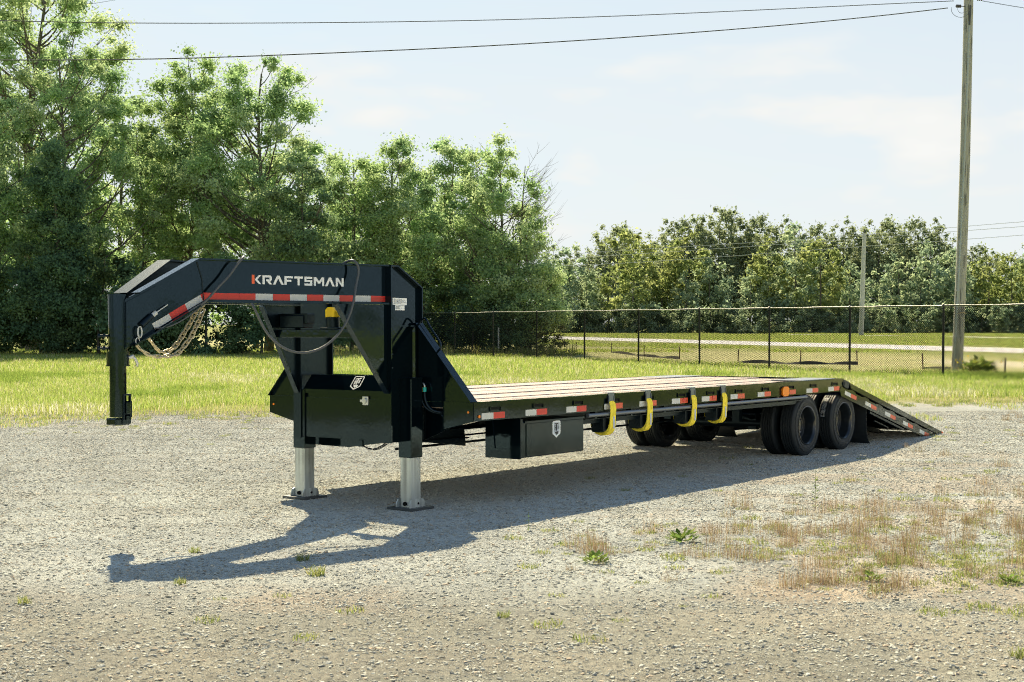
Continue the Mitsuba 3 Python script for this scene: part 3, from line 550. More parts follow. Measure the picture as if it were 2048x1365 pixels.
# ------------------------------------------------------------------ ground
rng = np.random.default_rng(11)
def edge_line(x):                                            # where gravel gives way to grass (distance Y as a function of X)
    return 23.6 + .30 * (x + 8.4) + 1.2 * noise(x * .35, 3.0) + .8 * noise(x * 1.3, 8.0)
def ground_col(p, n, uv):
    x, y = p.x, p.y
    d1, d2, c1 = voronoi(x * 62, y * 62); e1, e2, c2 = voronoi(x * 140 + 7, y * 140); h1, h2, c3 = voronoi(x * 27 + 3, y * 27)
    stone = mix((.345, .355, .325), (.50, .505, .45), c1)
    fine = mix((.375, .38, .34), (.505, .505, .44), c2)
    big = smoothstep(.62, .95, c3) * (1 - smoothstep(.25, .45, h1))
    tone = fbm(x * 1.1, y * 1.1, 2.0, 4)
    k = smoothstep(.35, .65, fbm(x * 4.3, y * 4.3, 5.0))
    gr = mix(fine, stone, .35 + .5 * k) * (.84 + .30 * tone)
    gr = mix(gr, mix((.22, .23, .215), (.52, .52, .46), cell_rand(c3 * 977, 3, 1)), .75 * big)
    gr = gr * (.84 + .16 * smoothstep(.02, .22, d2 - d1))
    fleck = smoothstep(.60, .74, noise(x * 17, y * 46, 4.0)) * smoothstep(.35, .6, fbm(x * 2.2, y * 2.2, 9.0))
    gr = gr * (1 - .22 * fleck) * (.88 + .24 * fbm(x * .33 - y * .1, y * .5, 6.0, 4))
    cr = x * .794 - y * .608 + .3 * noise(x * .3, y * .3, 2.0); rut = dr.exp(-dr.square((cr + 7.9) / .20)) + dr.exp(-dr.square((cr + 6.2) / .20)) + .8 * dr.exp(-dr.square((cr + 11.6) / .25)) + .8 * dr.exp(-dr.square((cr + 13.4) / .25))
    gr = gr * (1 + .075 * rut * (.4 + fbm(x * 1.3, y * 1.3, 8.0))) * (1 - .44 * smoothstep(23.0, 28.5, y))  # far gravel painted darker, for the self-shading lost where the bump fades
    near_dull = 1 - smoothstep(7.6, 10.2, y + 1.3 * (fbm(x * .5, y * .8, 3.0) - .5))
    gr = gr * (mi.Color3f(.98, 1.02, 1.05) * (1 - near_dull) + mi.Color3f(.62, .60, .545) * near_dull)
    # red-brown dirt showing through: foreground strips and the weedy corner
    dn = fbm(x * .9 + 4, y * 1.7, 7.0, 4)
    fx = smoothstep(.0, 2.5, x) * smoothstep(7.2, 9.0, y) * (1 - smoothstep(15, 21, y))
    st = dr.exp(-dr.square((y - 8.35 - .06 * (x + 1.8)) / .38)) * dr.exp(-dr.square((x + 1.7) / 1.2)) * .9
    pt1 = dr.exp(-dr.square((x - 1.82) / .38) - dr.square((y - 8.65) / .26)) * 1.1
    dirt = smoothstep(.50, .66, dn + .16 * fx + .25 * st + .28 * pt1 - .06)
    dc = mix((.37, .285, .195), (.46, .385, .29), fbm(x * 8, y * 8, 3.0)) * (.86 + .22 * c2)
    dirt = dirt * (.10 + .42 * fx + .5 * st + .5 * pt1)
    gr = mix(gr, dc, dr.clip(dirt, 0, .85))
    # grass field soil
    fld = dr.maximum(dr.maximum(y - edge_line(x), .7 * (x - 13.5 - 1.5 * noise(y * .3, 2.0))), .7 * (-x - 12.5 - 1.5 * noise(y * .3, 5.0)))
    straw = mix((.25, .225, .13), (.21, .22, .09), fbm(x * 3.1, y * 3.1, 1.0)) * (.7 + .5 * c2)
    g1 = smoothstep(-.9, .9, fld + 2.2 * (fbm(x * 1.7, y * 1.7, 4.0) - .5))
    sand = smoothstep(-4.0, -.5, fld) * smoothstep(.45, .62, fbm(x * 1.2, y * 2.2, 12.0)) * (1 - .8 * smoothstep(1.0, 5.0, x))
    gr = mix(gr, mi.Color3f(.39, .34, .24) * (.75 + .4 * c2), .6 * sand)
    green = mix((.17, .20, .045), (.25, .27, .065), fbm(x * .8, y * .8, 6.0)) * (.8 + .4 * c2)
    fieldc = mix(straw, green, smoothstep(.4, 3.5, fld))
    # beyond the fence: dry mown verge, then greener
    fence_d = (x + 2.88) * .869 + (y - 70.71) * .494            # metres beyond the fence line
    dry = mix((.40, .36, .17), (.30, .32, .11), fbm(x * .35, y * .35, 2.0)) * (.85 + .3 * fbm(x * 2, y * 2, 8.0))
    sandy = smoothstep(.2, 1.0, 1.3 - dr.sqrt(dr.square((x - 20.5) / 3.2) + dr.square((y - 58) / 8.0)))
    dry = mix(dry, (.62, .56, .42), .8 * sandy)
    fieldc = mix(fieldc, dry, smoothstep(.0, 1.5, fence_d) * (1 - smoothstep(26, 34, x)) * (1 - smoothstep(20, 32, fence_d + 6 * fbm(x * .2, y * .2, 3.0))))
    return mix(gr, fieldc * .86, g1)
def ground_bump(p, n, uv):
    x, y = p.x, p.y
    d1, d2, c1 = voronoi(x * 62, y * 62); e1, e2, c2 = voronoi(x * 140 + 7, y * 140); h1, h2, c3 = voronoi(x * 27 + 3, y * 27)
    near = 1 - smoothstep(22, 30, y)
    return near * (.0065 * smoothstep(.0, .35, d2 - d1) * (.2 + .8 * c1) + .003 * smoothstep(0, .35, e2 - e1) + .010 * smoothstep(.62, .95, c3) * (1 - smoothstep(.2, .5, h1))) + .02 * fbm(x * 1.5, y * 1.5, 2.0)
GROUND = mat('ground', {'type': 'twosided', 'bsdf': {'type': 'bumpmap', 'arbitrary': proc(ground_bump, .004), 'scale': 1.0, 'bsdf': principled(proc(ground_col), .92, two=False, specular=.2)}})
xs = np.r_[-2500, -400, -120, np.linspace(-40, 40, 41), 120, 400, 2500]; ys = np.r_[-2500, -300, -60, np.linspace(-20, 60, 41), 90, 140, 220, 320, 600, 2500]
gx, gy = np.meshgrid(xs, ys, indexing='ij'); nx, ny = len(xs), len(ys)
ii, jj = np.meshgrid(np.arange(nx - 1), np.arange(ny - 1), indexing='ij'); q = (ii * ny + jj).ravel()
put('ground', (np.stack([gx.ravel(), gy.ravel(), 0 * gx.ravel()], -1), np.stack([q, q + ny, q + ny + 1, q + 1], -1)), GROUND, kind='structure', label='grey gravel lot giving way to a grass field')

# loose stones lying on the gravel, in reused patches
def hexcol(v): return np.array(v)
def stone_patch(seed, n, size):
    r = np.random.default_rng(seed); ico = trimesh.creation.icosphere(subdivisions=0); V0 = np.array(ico.vertices); F0 = np.array(ico.faces); vs, fs, cs = [], [], []
    for i in range(n):
        s = .0029 * (1 - r.random()) ** (-.48); s = min(s, .0125)
        v = V0 * (1 + .28 * r.standard_normal((12, 1))) * np.array([s * r.uniform(.8, 1.5), s * r.uniform(.7, 1.1), s * r.uniform(.35, .65)])
        a = r.uniform(0, 6.28); c_, s_ = math.cos(a), math.sin(a); v = v @ np.array([[c_, -s_, 0], [s_, c_, 0], [0, 0, 1]]).T
        t = r.normal(0, .18); v = v @ np.array([[1, 0, 0], [0, math.cos(t), -math.sin(t)], [0, math.sin(t), math.cos(t)]]).T
        v += [r.uniform(0, size), r.uniform(0, size), s * r.uniform(.12, .35)]
        k = r.random(); base = np.array([.44, .445, .39]) if k < .78 else (np.array([.46, .39, .30]) if k < .88 else np.array([.26, .275, .26]))
        vs.append(v); fs.append(F0 + 12 * i); cs.append(np.repeat([base * r.uniform(.60, 1.06)], 12, 0))
    return np.vstack(vs), np.vstack(fs), np.clip(np.vstack(cs), 0, .8)
STONE = mat('loose_stone', principled({'type': 'mesh_attribute', 'name': 'vertex_color'}, .85, specular=.2))
PS = 1.25
for i in range(4):
    v, f, c = stone_patch(100 + i, 2500, PS); scene[f'stone_patch_{i}'] = {'type': 'shapegroup', 'stones': mikit.ply((v, f), STONE, color=c)}
n = 0; tag('loose_stones', 'small loose grey and tan stones scattered over the gravel', kind='stuff')
TANH = .3647
for yy in np.arange(6.0, 25.5, PS * .86):
    w = (yy + PS) * TANH + .9
    for xx in np.arange(-w, w, PS * .86):
        n += 1; r4 = rng.integers(4)
        m = T4().translate([xx + PS / 2 + rng.normal(0, .05), yy + PS / 2 + rng.normal(0, .05), 0]).rotate([0, 0, 1], 90.0 * r4).translate([-PS / 2, -PS / 2, 0])
        scene[f'loose_stones__{n:03d}'] = {'type': 'instance', 'shapegroup': {'type': 'ref', 'id': f'stone_patch_{rng.integers(4)}'}, 'to_world': m}

# the road beyond the fence: two carriageways with a grass strip
ROAD = mat('road_surface', principled(proc(lambda p, n, uv: mi.Color3f(.50, .49, .48) * (.88 + .2 * fbm(p.x * .4, p.y * .4, 5.0))), .8, specular=.3))
def ribbon(c0, c1, wid, z):
    c0, c1 = np.array(c0, float), np.array(c1, float); d = (c1 - c0) / np.hypot(*(c1 - c0)); nn = np.array([-d[1], d[0]]); s = np.linspace(0, 1, 40)[:, None]
    L_ = c0 + (c1 - c0) * s; a, b = L_ + nn * wid / 2, L_ - nn * wid / 2
    v = np.vstack([np.c_[a, np.full(40, z)], np.c_[b, np.full(40, z)]]); i = np.arange(39); return v, np.stack([i, i + 1, i + 41, i + 40], -1)
put('road', ribbon((-22, 253), (62, -6), 10.5, .008), ROAD, kind='structure', label='pale concrete road running behind the fence')
put('far_road', ribbon((29, 261), (97, 52), 7.0, .008), ROAD, kind='structure', label='thin far carriageway of the road')

# ------------------------------------------------------------------ grass
def thin(col, dt, rough=.6): return {'type': 'principledthin', 'base_color': col, 'roughness': rough, 'diff_trans': dt, 'spec_trans': 0.0, 'eta': 1.35}
VC = {'type': 'mesh_attribute', 'name': 'vertex_color'}
BLADE = mat('grass_blade', thin(VC, 1.1)); LEAF = mat('leaf', thin(VC, 1.05, .6)); 
BARK = mat('bark', principled(proc(lambda p, n, uv: mix((.07, .062, .05), (.17, .15, .125), noise(p.x * 14, p.y * 14, p.z * 3))), .9))
def blades(r, n, size, h, w, cols, lean=.35, segs=2, base=None):
    """n bent blades; cols = list of (colour, weight)"""
    b = np.c_[r.uniform(0, size, n), r.uniform(0, size, n)] if base is None else base
    n = len(b); H = r.uniform(h[0], h[1], n); a = r.uniform(0, 2 * np.pi, n); ln = np.abs(r.normal(0, lean, n)); b2 = r.uniform(0, 2 * np.pi, n)
    W = w * r.uniform(.6, 1.3, n); sx, sy = np.cos(a) * W / 2, np.sin(a) * W / 2; lx, ly = np.cos(b2) * ln * H, np.sin(b2) * ln * H
    z0 = np.zeros(n)
    v = np.stack([np.c_[b[:, 0] - sx, b[:, 1] - sy, z0], np.c_[b[:, 0] + sx, b[:, 1] + sy, z0],
                  np.c_[b[:, 0] + lx * .35 + sx * .8, b[:, 1] + ly * .35 + sy * .8, H * .6], np.c_[b[:, 0] + lx * .35 - sx * .8, b[:, 1] + ly * .35 - sy * .8, H * .6],
                  np.c_[b[:, 0] + lx, b[:, 1] + ly, H * (1 - .25 * ln)]], 1).reshape(-1, 3)
    o = np.arange(n)[:, None] * 5; f = np.concatenate([o + [0, 1, 2], o + [0, 2, 3], o + [3, 2, 4]], 0)
    cc = np.array([c for c, _ in cols]); wt = np.array([x for _, x in cols]); wt = wt / wt.sum()
    c = cc[r.choice(len(cols), n, p=wt)] * r.uniform(.75, 1.25, (n, 1)); return v, f, np.clip(np.repeat(c * np.array([.90, .92, 1.0]), 5, 0), 0, .9)
GREEN = [((.325, .42, .095), 5), ((.41, .475, .12), 4), ((.26, .365, .08), 3), ((.50, .48, .20), 2.2), ((.62, .58, .40), 1.3)]
MIXED = [((.44, .40, .18), 3), ((.36, .41, .10), 5), ((.27, .35, .08), 4), ((.52, .44, .25), 2)]
FAR = [((.32, .42, .085), 5), ((.40, .45, .12), 4), ((.46, .45, .18), 3)]
def group(name, v, f, c, b): scene[name] = {'type': 'shapegroup', 'blades': mikit.ply((v, f), b, color=c)}
for i in range(4): group(f'field_patch_{i}', *blades(np.random.default_rng(200 + i), 1250, 1.6, (.06, .20), .011, GREEN), BLADE)
PALE = [((.62, .60, .44), 4), ((.42, .45, .12), 4), ((.34, .40, .09), 4), ((.70, .68, .55), 1)]; LUSH = [((.24, .34, .07), 5), ((.31, .39, .08), 4), ((.20, .29, .06), 2)]
for i in range(2): group(f'pale_patch_{i}', *blades(np.random.default_rng(250 + i), 1150, 1.6, (.08, .24), .011, PALE, .45), BLADE)
for i in range(2): group(f'lush_patch_{i}', *blades(np.random.default_rng(260 + i), 1300, 1.6, (.10, .26), .012, LUSH, .3), BLADE)
for i in range(2): group(f'edge_patch_{i}', *blades(np.random.default_rng(210 + i), 520, 1.6, (.02, .11), .009, MIXED), BLADE)
for i in range(3): group(f'mid_patch_{i}', *blades(np.random.default_rng(220 + i), 1500, 3.2, (.08, .26), .020, GREEN), BLADE)
for i in range(3): group(f'far_patch_{i}', *blades(np.random.default_rng(230 + i), 1500, 7.0, (.05, .16), .05, FAR), BLADE)
def npedge(x): return 24.6 + .30 * (x + 8.4)
def fence_dist(x, y): return (x + 2.88) * .869 + (y - 70.71) * .494
def road_dist(x, y):
    return min(abs((x + 22) * .951 + (y - 253) * .309), abs((x - 29) * .951 + (y - 261) * .309) + 1.5)
def inst(base, grp, k, x, y, size, sc=1.0, z=0, rot=None):
    a = 90.0 * rng.integers(4) if rot is None else rot
    scene[f'{base}__{k:03d}'] = {'type': 'instance', 'shapegroup': {'type': 'ref', 'id': grp}, 'to_world': T4().translate([x, y, z]).rotate([0, 0, 1], a).scale([sc, sc, sc * rng.uniform(.85, 1.15)]).translate([-size / 2, -size / 2, 0])}
tag('field_grass', 'bright yellow-green grass field between the gravel and the trees', kind='stuff'); k = 0
s = 1.55
for y in np.arange(23, 44, s):
    for x in np.arange(-y * TANH - 1.5, y * TANH + 1.5, s):
        e = y - npedge(x) - 1.1 * math.sin(x * .9) * .6
        if e < (-4.5 if x > 2 else -1.6) or (e < -.8 and rng.random() < .55): continue
        nv = float(nfbm(np.array([[x * .22, y * .16, 1.7]]), 3, 5)[0]) + rng.normal(0, .035)
        k += 1; inst('field_grass', f'edge_patch_{rng.integers(2)}' if e < .5 + rng.random() else (f'pale_patch_{rng.integers(2)}' if nv > .63 else f'lush_patch_{rng.integers(2)}' if nv < .42 else f'field_patch_{rng.integers(4)}'), k, x, y, 1.6)
s = 3.0
for y in np.arange(44.8, 84, s):
    for x in np.arange(-y * TANH - 3, y * TANH + 3, s):
        if fence_dist(x, y) > 2.0: continue
        k += 1; inst('field_grass', f'mid_patch_{rng.integers(3)}', k, x, y, 3.2)
tag('verge_grass', 'dry and green verge grass beyond the fence and along the road', kind='stuff'); k = 0
s = 6.5
for y in np.arange(40, 262, s):
    for x in np.arange(-10 if y > 100 else 0, y * TANH + 7, s):
        if fence_dist(x, y) < 5 or road_dist(x, y) < (12.0 if (x + 22) * .951 + (y - 253) * .309 < 0 else 9.0): continue
        if fence_dist(x, y) < 26 and rng.random() < .75: continue
        k += 1; inst('verge_grass', f'far_patch_{rng.integers(3)}', k, x, y, 7.0, sc=1.0 + .002 * y)

# ------------------------------------------------------------------ weeds on the gravel
DRY = [((.255, .175, .10), 4), ((.32, .24, .14), 4), ((.39, .33, .205), 3), ((.19, .135, .085), 4), ((.24, .26, .10), 2)]
def clump(seed, n, rad, h, w, cols, lean): 
    r = np.random.default_rng(seed); a = r.uniform(0, 6.28, n); q = rad * np.sqrt(r.random(n)) ; return blades(r, n, 0, h, w, cols, lean, base=np.c_[q * np.cos(a), q * np.sin(a)])
for i in range(5): group(f'dry_tuft_{i}', *clump(300 + i, 60 + 10 * i, .10 + .02 * i, (.05, .19 + .02 * i), .0030, DRY, .25), BLADE)
for i in range(3): group(f'green_tuft_{i}', *clump(310 + i, 60, .10, (.015, .06), .006, [((.20, .26, .07), 3), ((.28, .32, .09), 3), ((.40, .38, .18), 3)], .8), BLADE)
tag('dry_weeds', 'reddish dry grass and weeds sprouting from the gravel at right', kind='stuff'); k = 0
patch = [(3.95, 11.7, .75, .45, 60), (2.15, 11.0, .6, .36, 52), (3.3, 10.4, .9, .6, 46), (1.15, 10.7, .5, .35, 12), (1.95, 8.85, .28, .16, 30), (2.5, 9.6, .8, .35, 26), (3.6, 9.4, .6, .5, 26), (2.9, 12.3, 1.1, .6, 34), (.4, 10.1, .35, .2, 18), (4.8, 13.5, .9, .9, 26), (1.6, 9.9, .6, .3, 14), (5.8, 16.5, 1.6, 1.6, 26), (8.3, 25.5, 2.6, 2.6, 150), (4.4, 10.9, .4, .5, 34)]
for cx_, cy_, sx_, sy_, m in patch:
    for _ in range(int(m * .68)):
        x, y = rng.normal(cx_, sx_), rng.normal(cy_, sy_)
        if y < 7.6 or abs(x) > y * TANH + .5 or x < (y - 9.2) * .55 - .2: continue
        k += 1; sc = rng.uniform(.3, .85); scene[f'dry_weeds__{k:03d}'] = {'type': 'instance', 'shapegroup': {'type': 'ref', 'id': f'dry_tuft_{rng.integers(5)}'}, 'to_world': T4().translate([x, y, -.004]).rotate([0, 0, 1], float(rng.uniform(0, 360))).scale(sc)}
tag('low_green_weeds', 'low green and straw ground cover growing through the gravel', kind='stuff'); k = 0
for cx_, cy_, sx_, sy_, m in [(3.5, 9.9, .8, .6, 130), (2.7, 9.9, .8, .5, 60), (3.0, 9.3, .6, .4, 40), (1.5, 10.5, .8, .5, 40), (2.9, 11.6, 1.2, .7, 50), (3.0, 8.0, .5, .12, 26), (.5, 9.2, .8, .6, 8), (1.2, 7.8, 1.2, .5, 3), (6.5, 19, 2.2, 2.2, 90), (5, 14, 1.4, 1.4, 40), (-5, 21.5, 3.5, 1.2, 60), (-1, 7.6, 1, .5, 6)]:
    for _ in range(m):
        x, y = rng.normal(cx_, sx_), rng.normal(cy_, sy_)
        if y < 6.6: continue
        k += 1; sc = rng.uniform(.35, 1.0); scene[f'low_green_weeds__{k:03d}'] = {'type': 'instance', 'shapegroup': {'type': 'ref', 'id': f'green_tuft_{rng.integers(3)}'}, 'to_world': T4().translate([x, y, -.003]).rotate([0, 0, 1], float(rng.uniform(0, 360))).scale(sc)}
for _ in range(150):
    x = rng.uniform(-9.5, 11.5); y = npedge(x) - abs(rng.normal(0, 1.0)) - .2
    k += 1; sc = rng.uniform(.6, 1.8); scene[f'low_green_weeds__{k:03d}'] = {'type': 'instance', 'shapegroup': {'type': 'ref', 'id': f'green_tuft_{rng.integers(3)}'}, 'to_world': T4().translate([x, y, -.003]).rotate([0, 0, 1], float(rng.uniform(0, 360))).scale(sc)}
def leafy(seed, n, rad, h, L_, cols):
    """rosette of broad leaves"""
    r = np.random.default_rng(seed); vs, fs, cs = [], [], []
    for i in range(n):
        a = r.uniform(0, 6.28); q = rad * math.sqrt(r.random()) * .7; o = np.array([q * math.cos(a), q * math.sin(a), r.uniform(.0, h) * (1 - q / rad * .6)])
        d = np.array([math.cos(a), math.sin(a), r.uniform(.1, .9)]); d /= np.linalg.norm(d); s_ = np.cross(d, [0, 0, 1]); s_ /= np.linalg.norm(s_); l = L_ * r.uniform(.6, 1.3); w = l * .28
        vs.append(np.array([o, o + d * l * .45 + s_ * w, o + d * l, o + d * l * .45 - s_ * w])); fs.append(np.array([(0, 1, 2), (0, 2, 3)]) + 4 * i); c = np.array(cols[r.integers(len(cols))]) * r.uniform(.75, 1.25); cs.append(np.repeat([c], 4, 0))
    return np.vstack(vs), np.vstack(fs), np.vstack(cs)
LG = [(.13, .21, .05), (.18, .26, .065), (.24, .30, .08)]
def weed(x, y, kind, sc, label, group_=None, seed=0):
    if kind == 'leafy': v, f, c = leafy(400 + seed, 70, .11, .07, .055, LG)
    elif kind == 'stalk':
        v, f, c = leafy(420 + seed, 24, .02, .30, .035, LG); v2, f2 = tube([(0, 0, 0), (.004, .002, .16), (.01, 0, .33)], [.003, .0025, .0015], 5); f = np.vstack([f, f2 + len(v)]); c = np.vstack([c, np.repeat([(.2, .26, .06)], len(v2), 0)]); v = np.vstack([v, v2])
    else: v, f, c = clump(440 + seed, 70, .06, (.03, .10), .006, [((.28, .32, .09), 3), ((.40, .38, .17), 2), ((.21, .26, .07), 2)], .65)
    key = uniq('weed_plant'); v = v * sc + [x, y, -.002]
    scene[key] = mikit.ply((v, f), BLADE, color=c); tag(key, label, 'plant', group_)
for i, (x, y, kd, sc, lb) in enumerate([
    (.574, 9.72, 'leafy', 1.0, 'bright green leafy weed nearest the middle of the gravel foreground'), (1.295, 10.65, 'leafy', 1.15, 'bright green leafy weed left of the big reddish grass patch'),
    (-1.285, 9.22, 'tuft', 1.0, 'yellow-green tuft beside the tip of the neck shadow, right of its middle'), (-1.464, 9.80, 'tuft', .8, 'small grass tuft at the edge of the neck shadow under the legs'),
    (-2.11, 8.90, 'tuft', .7, 'small grass tuft below the shadow of the coupler'), (-2.88, 8.28, 'tuft', .7, 'lone small tuft on the gravel near the left edge of the photo'),
    (-2.30, 10.15, 'tuft', .7, 'small tuft above the coupler end of the neck shadow'), (2.82, 13.05, 'stalk', 1.0, 'thin tall green stalk standing in open gravel right of the trailer shadow'),
    (2.32, 9.05, 'leafy', .8, 'dark green leafy weed above the bare brown dirt patch'), (3.18, 8.95, 'leafy', .75, 'dark green leafy weed at the right end of the weedy strip'),
    (.13, 11.2, 'stalk', .5, 'short upright green sprig just below the trailer shadow'), (2.52, 6.95, 'tuft', .8, 'grass tuft low in the right foreground'), (-.05, 7.9, 'tuft', .6, 'small tuft in the centre foreground gravel')]):
    weed(x, y, kd, sc, lb, seed=i)

# ------------------------------------------------------------------ trees
def rot_axes(nrm, r):
    a = np.cross(nrm, r.standard_normal(nrm.shape)); a /= np.linalg.norm(a, axis=1, keepdims=True) + 1e-9; return a, np.cross(nrm, a)
def cards(c, nrm, size, aspect, col, r):
    """a rhombic leaf spray at each point"""
    n = len(c); nrm = nrm / (np.linalg.norm(nrm, axis=1, keepdims=True) + 1e-9); a, b = rot_axes(nrm, r); s = (size * r.uniform(.55, 1.35, n))[:, None]; w = s * aspect
    v = np.stack([c - a * s * .5, c + b * w * .5 - a * s * .08 + nrm * s * .10, c + a * s * .5 - nrm * s * .06, c - b * w * .5 - a * s * .08 + nrm * s * .10], 1).reshape(-1, 3)
    o = np.arange(n)[:, None] * 4; f = np.concatenate([o + [0, 1, 2], o + [0, 2, 3]], 0); return v, f, np.repeat(col, 4, 0)
def make_tree(seed, H, R, base, cols, n_cl=60, per=420, leaf=.2, cl=.9, prof='oval', trunk_r=.16, lean=(0, 0), flat=.75, limbs=True, bend=.25, top_thin=1.0):
    """trunk mesh and crown mesh of a broadleaf tree (origin at its foot)"""
    r = np.random.default_rng(seed)
    P = {'oval': lambda t: np.sqrt(np.clip(1 - (2 * (t * .94 + .03) - .92) ** 2 * 1.02, .03, 1)), 'cone': lambda t: np.clip(1.05 * (1 - t) ** .75 + .04, .05, 1) * np.clip(t * 5 + .45, 0, 1),
         'dome': lambda t: np.sqrt(np.clip(1 - t ** 2.4, .02, 1)) * (.78 + .22 * np.clip(t * 3, 0, 1)), 'spire': lambda t: np.clip(1.02 - t ** 1.5 * .95, .07, 1), 'column': lambda t: np.clip(1.15 - abs(t - .42) * 1.15, .12, 1) ** .7}[prof]
    tz = np.linspace(0, H * .93, 14); ph = r.uniform(0, 6.28)
    tx = lean[0] * (tz / H) ** 1.5 + bend * np.sin(tz / H * 4 + ph) * (tz / H); ty = lean[1] * (tz / H) ** 1.5 + bend * np.cos(tz / H * 3.3 + ph) * (tz / H)
    rad = trunk_r * (1 - .88 * (tz / H)) ; rad[0] *= 1.35
    wood = [tube(np.c_[tx, ty, tz], rad, 8)]
    axis = lambda z: np.array([np.interp(z, tz, tx), np.interp(z, tz, ty), min(z, H * .93)])
    ts = np.linspace(0, 1, 200); pw = P(ts) ** 1.3; pw = np.cumsum(pw) / pw.sum()
    lumps = 1 + .17 * np.sin(np.arange(5) * 1.9 + r.uniform(0, 6, 5))
    C, N, COL = [], [], []
    cols = np.array(cols)
    for i in range(n_cl):
        t = np.interp((i + r.random()) / n_cl, pw, ts); z = base + (H - base) * t; az = r.uniform(0, 2 * np.pi)
        rr = R * P(t) * lumps[int(az / 6.2832 * 5) % 5] * (.18 + .82 * r.random() ** .55); o = axis(z); c = np.array([o[0] + rr * math.cos(az), o[1] + rr * math.sin(az), z + r.normal(0, .2)])
        if limbs and i % 2 == 0:
            zs = max(base * .55 + .2, z - (.5 + .75 * rr) * r.uniform(.8, 1.2)); s = axis(zs); m = (s + c) / 2 + np.array([0, 0, -.12 * rr]) + r.normal(0, .12, 3)
            k0 = float(np.interp(zs, tz, rad)); pth = smooth_path([s, m, c + [0, 0, cl * .2]], 6); wood.append(tube(pth, np.linspace(min(k0 * .62, .05 + .022 * rr), .012, 6), 5, False))
            for _ in range(2):
                e = c + r.normal(0, cl * .6, 3); wood.append(tube([pth[3], (pth[3] + e) / 2 + r.normal(0, .08, 3), e], [.02, .013, .006], 4, False))
        q = cl * r.uniform(.65, 1.35) * (.65 + .35 * P(t)); m = int(per * (q / cl) ** 1.6 * r.uniform(.5, 1.2) * (1 - (1 - top_thin) * t))
        d = r.standard_normal((m, 3)); d /= np.linalg.norm(d, axis=1, keepdims=True); u = np.clip(np.abs(r.normal(0, .50, m)), .05, 1.3)
        lump = 1 + .35 * np.sin(d[:, 0] * 5 + i) * np.sin(d[:, 1] * 5 + 2 * i) + .2 * np.sin(d[:, 2] * 9 + 3 * i)
        C.append(c + d * (q * u * lump)[:, None] * [1, 1, flat]); N.append(d * .7 + r.standard_normal((m, 3)) * .75 + [0, 0, .45])
        b = cols[r.integers(len(cols))] * r.uniform(.86, 1.14); COL.append(b * r.uniform(.80, 1.20, (m, 1)))
    C = np.vstack(C); keep = C[:, 2] > .08; COL = np.clip(np.vstack(COL) * .88, 0, .8)
    return cat_mesh(wood), cards(C[keep], np.vstack(N)[keep], leaf, .58, COL[keep], r)
def make_pine(seed, H, R, base, cols, whorls=16, per=110, leaf=.34, trunk_r=.16, open_=.5):
    r = np.random.default_rng(seed); cols = np.array(cols)
    tz = np.linspace(0, H * .97, 10); wood = [tube(np.c_[.2 * np.sin(tz * .3 + seed), .15 * np.cos(tz * .25), tz], trunk_r * (1 - .92 * tz / H), 7)]; C, N, COL = [], [], []
    for w in range(whorls):
        t = (w + r.uniform(.2, .8)) / whorls; z = base + (H - base) * t; rr0 = R * (np.clip(1.02 - t ** 1.25, .07, 1)) * r.uniform(.7, 1.15)
        for k_ in range(r.integers(4, 7)):
            if r.random() < .12: continue
            az = r.uniform(0, 6.28); rr = rr0 * r.uniform(.55, 1.1); up = rr * r.uniform(.05, .45); e = np.array([rr * math.cos(az), rr * math.sin(az), z + up]); s = np.array([0, 0, z])
            if rr > .6: wood.append(tube([s, (s + e) / 2 + [0, 0, -.06 * rr], e], [.035, .022, .008], 4, False))
            for q in np.linspace(.35, 1.0, 3):
                m = int(per * r.uniform(.6, 1.3) * (.5 + .6 * q)); d = r.standard_normal((m, 3)); d /= np.linalg.norm(d, axis=1, keepdims=True)
                C.append(s + (e - s) * q + d * (r.random((m, 1)) ** .5) * np.array([1, 1, .62]) * (.30 + .34 * rr / max(R, .1)) * R * .42); N.append(r.standard_normal((m, 3)) + [0, 0, .3])
                COL.append(cols[r.integers(len(cols))] * r.uniform(.7, 1.3, (m, 1)))
    C = np.vstack(C); return cat_mesh(wood), cards(C, np.vstack(N), leaf, .30, np.clip(np.vstack(COL), 0, .8), r)
MESHES = {}
def plant_tree(name, label, x, y, tw_, cat='tree', group_=None, sc=1.0, rot=0.0, leafmat=None):
    (wv, wf), (lv, lf, lc) = tw_; key = uniq(name); tag(key, label, cat, group_)
    M_ = T4().translate([x, y, 0]).rotate([0, 0, 1], rot).scale(sc)
    if id(tw_) not in MESHES: MESHES[id(tw_)] = (mikit.ply((wv, wf), BARK, smooth=50), mikit.ply((lv, lf), leafmat or LEAF, color=lc), tw_)
    a, b, _ = MESHES[id(tw_)]
    scene[key + '__trunk'] = {**a, 'to_world': M_}; scene[key + '__crown'] = {**b, 'to_world': M_}
    return key
OLIVE = [(0.389, 0.564, 0.259), (0.453, 0.618, 0.292), (0.529, 0.660, 0.358), (0.346, 0.515, 0.246)]
LIME = [(0.418, 0.568, 0.253), (0.469, 0.604, 0.300), (0.374, 0.523, 0.237)]
MID = [(0.378, 0.527, 0.264), (0.445, 0.588, 0.285), (0.513, 0.627, 0.342)]
DEEP = [(0.177, 0.296, 0.162), (0.234, 0.352, 0.176), (0.146, 0.254, 0.147)]
PINE = [(0.215, 0.337, 0.184), (0.271, 0.393, 0.196), (0.339, 0.447, 0.224)]
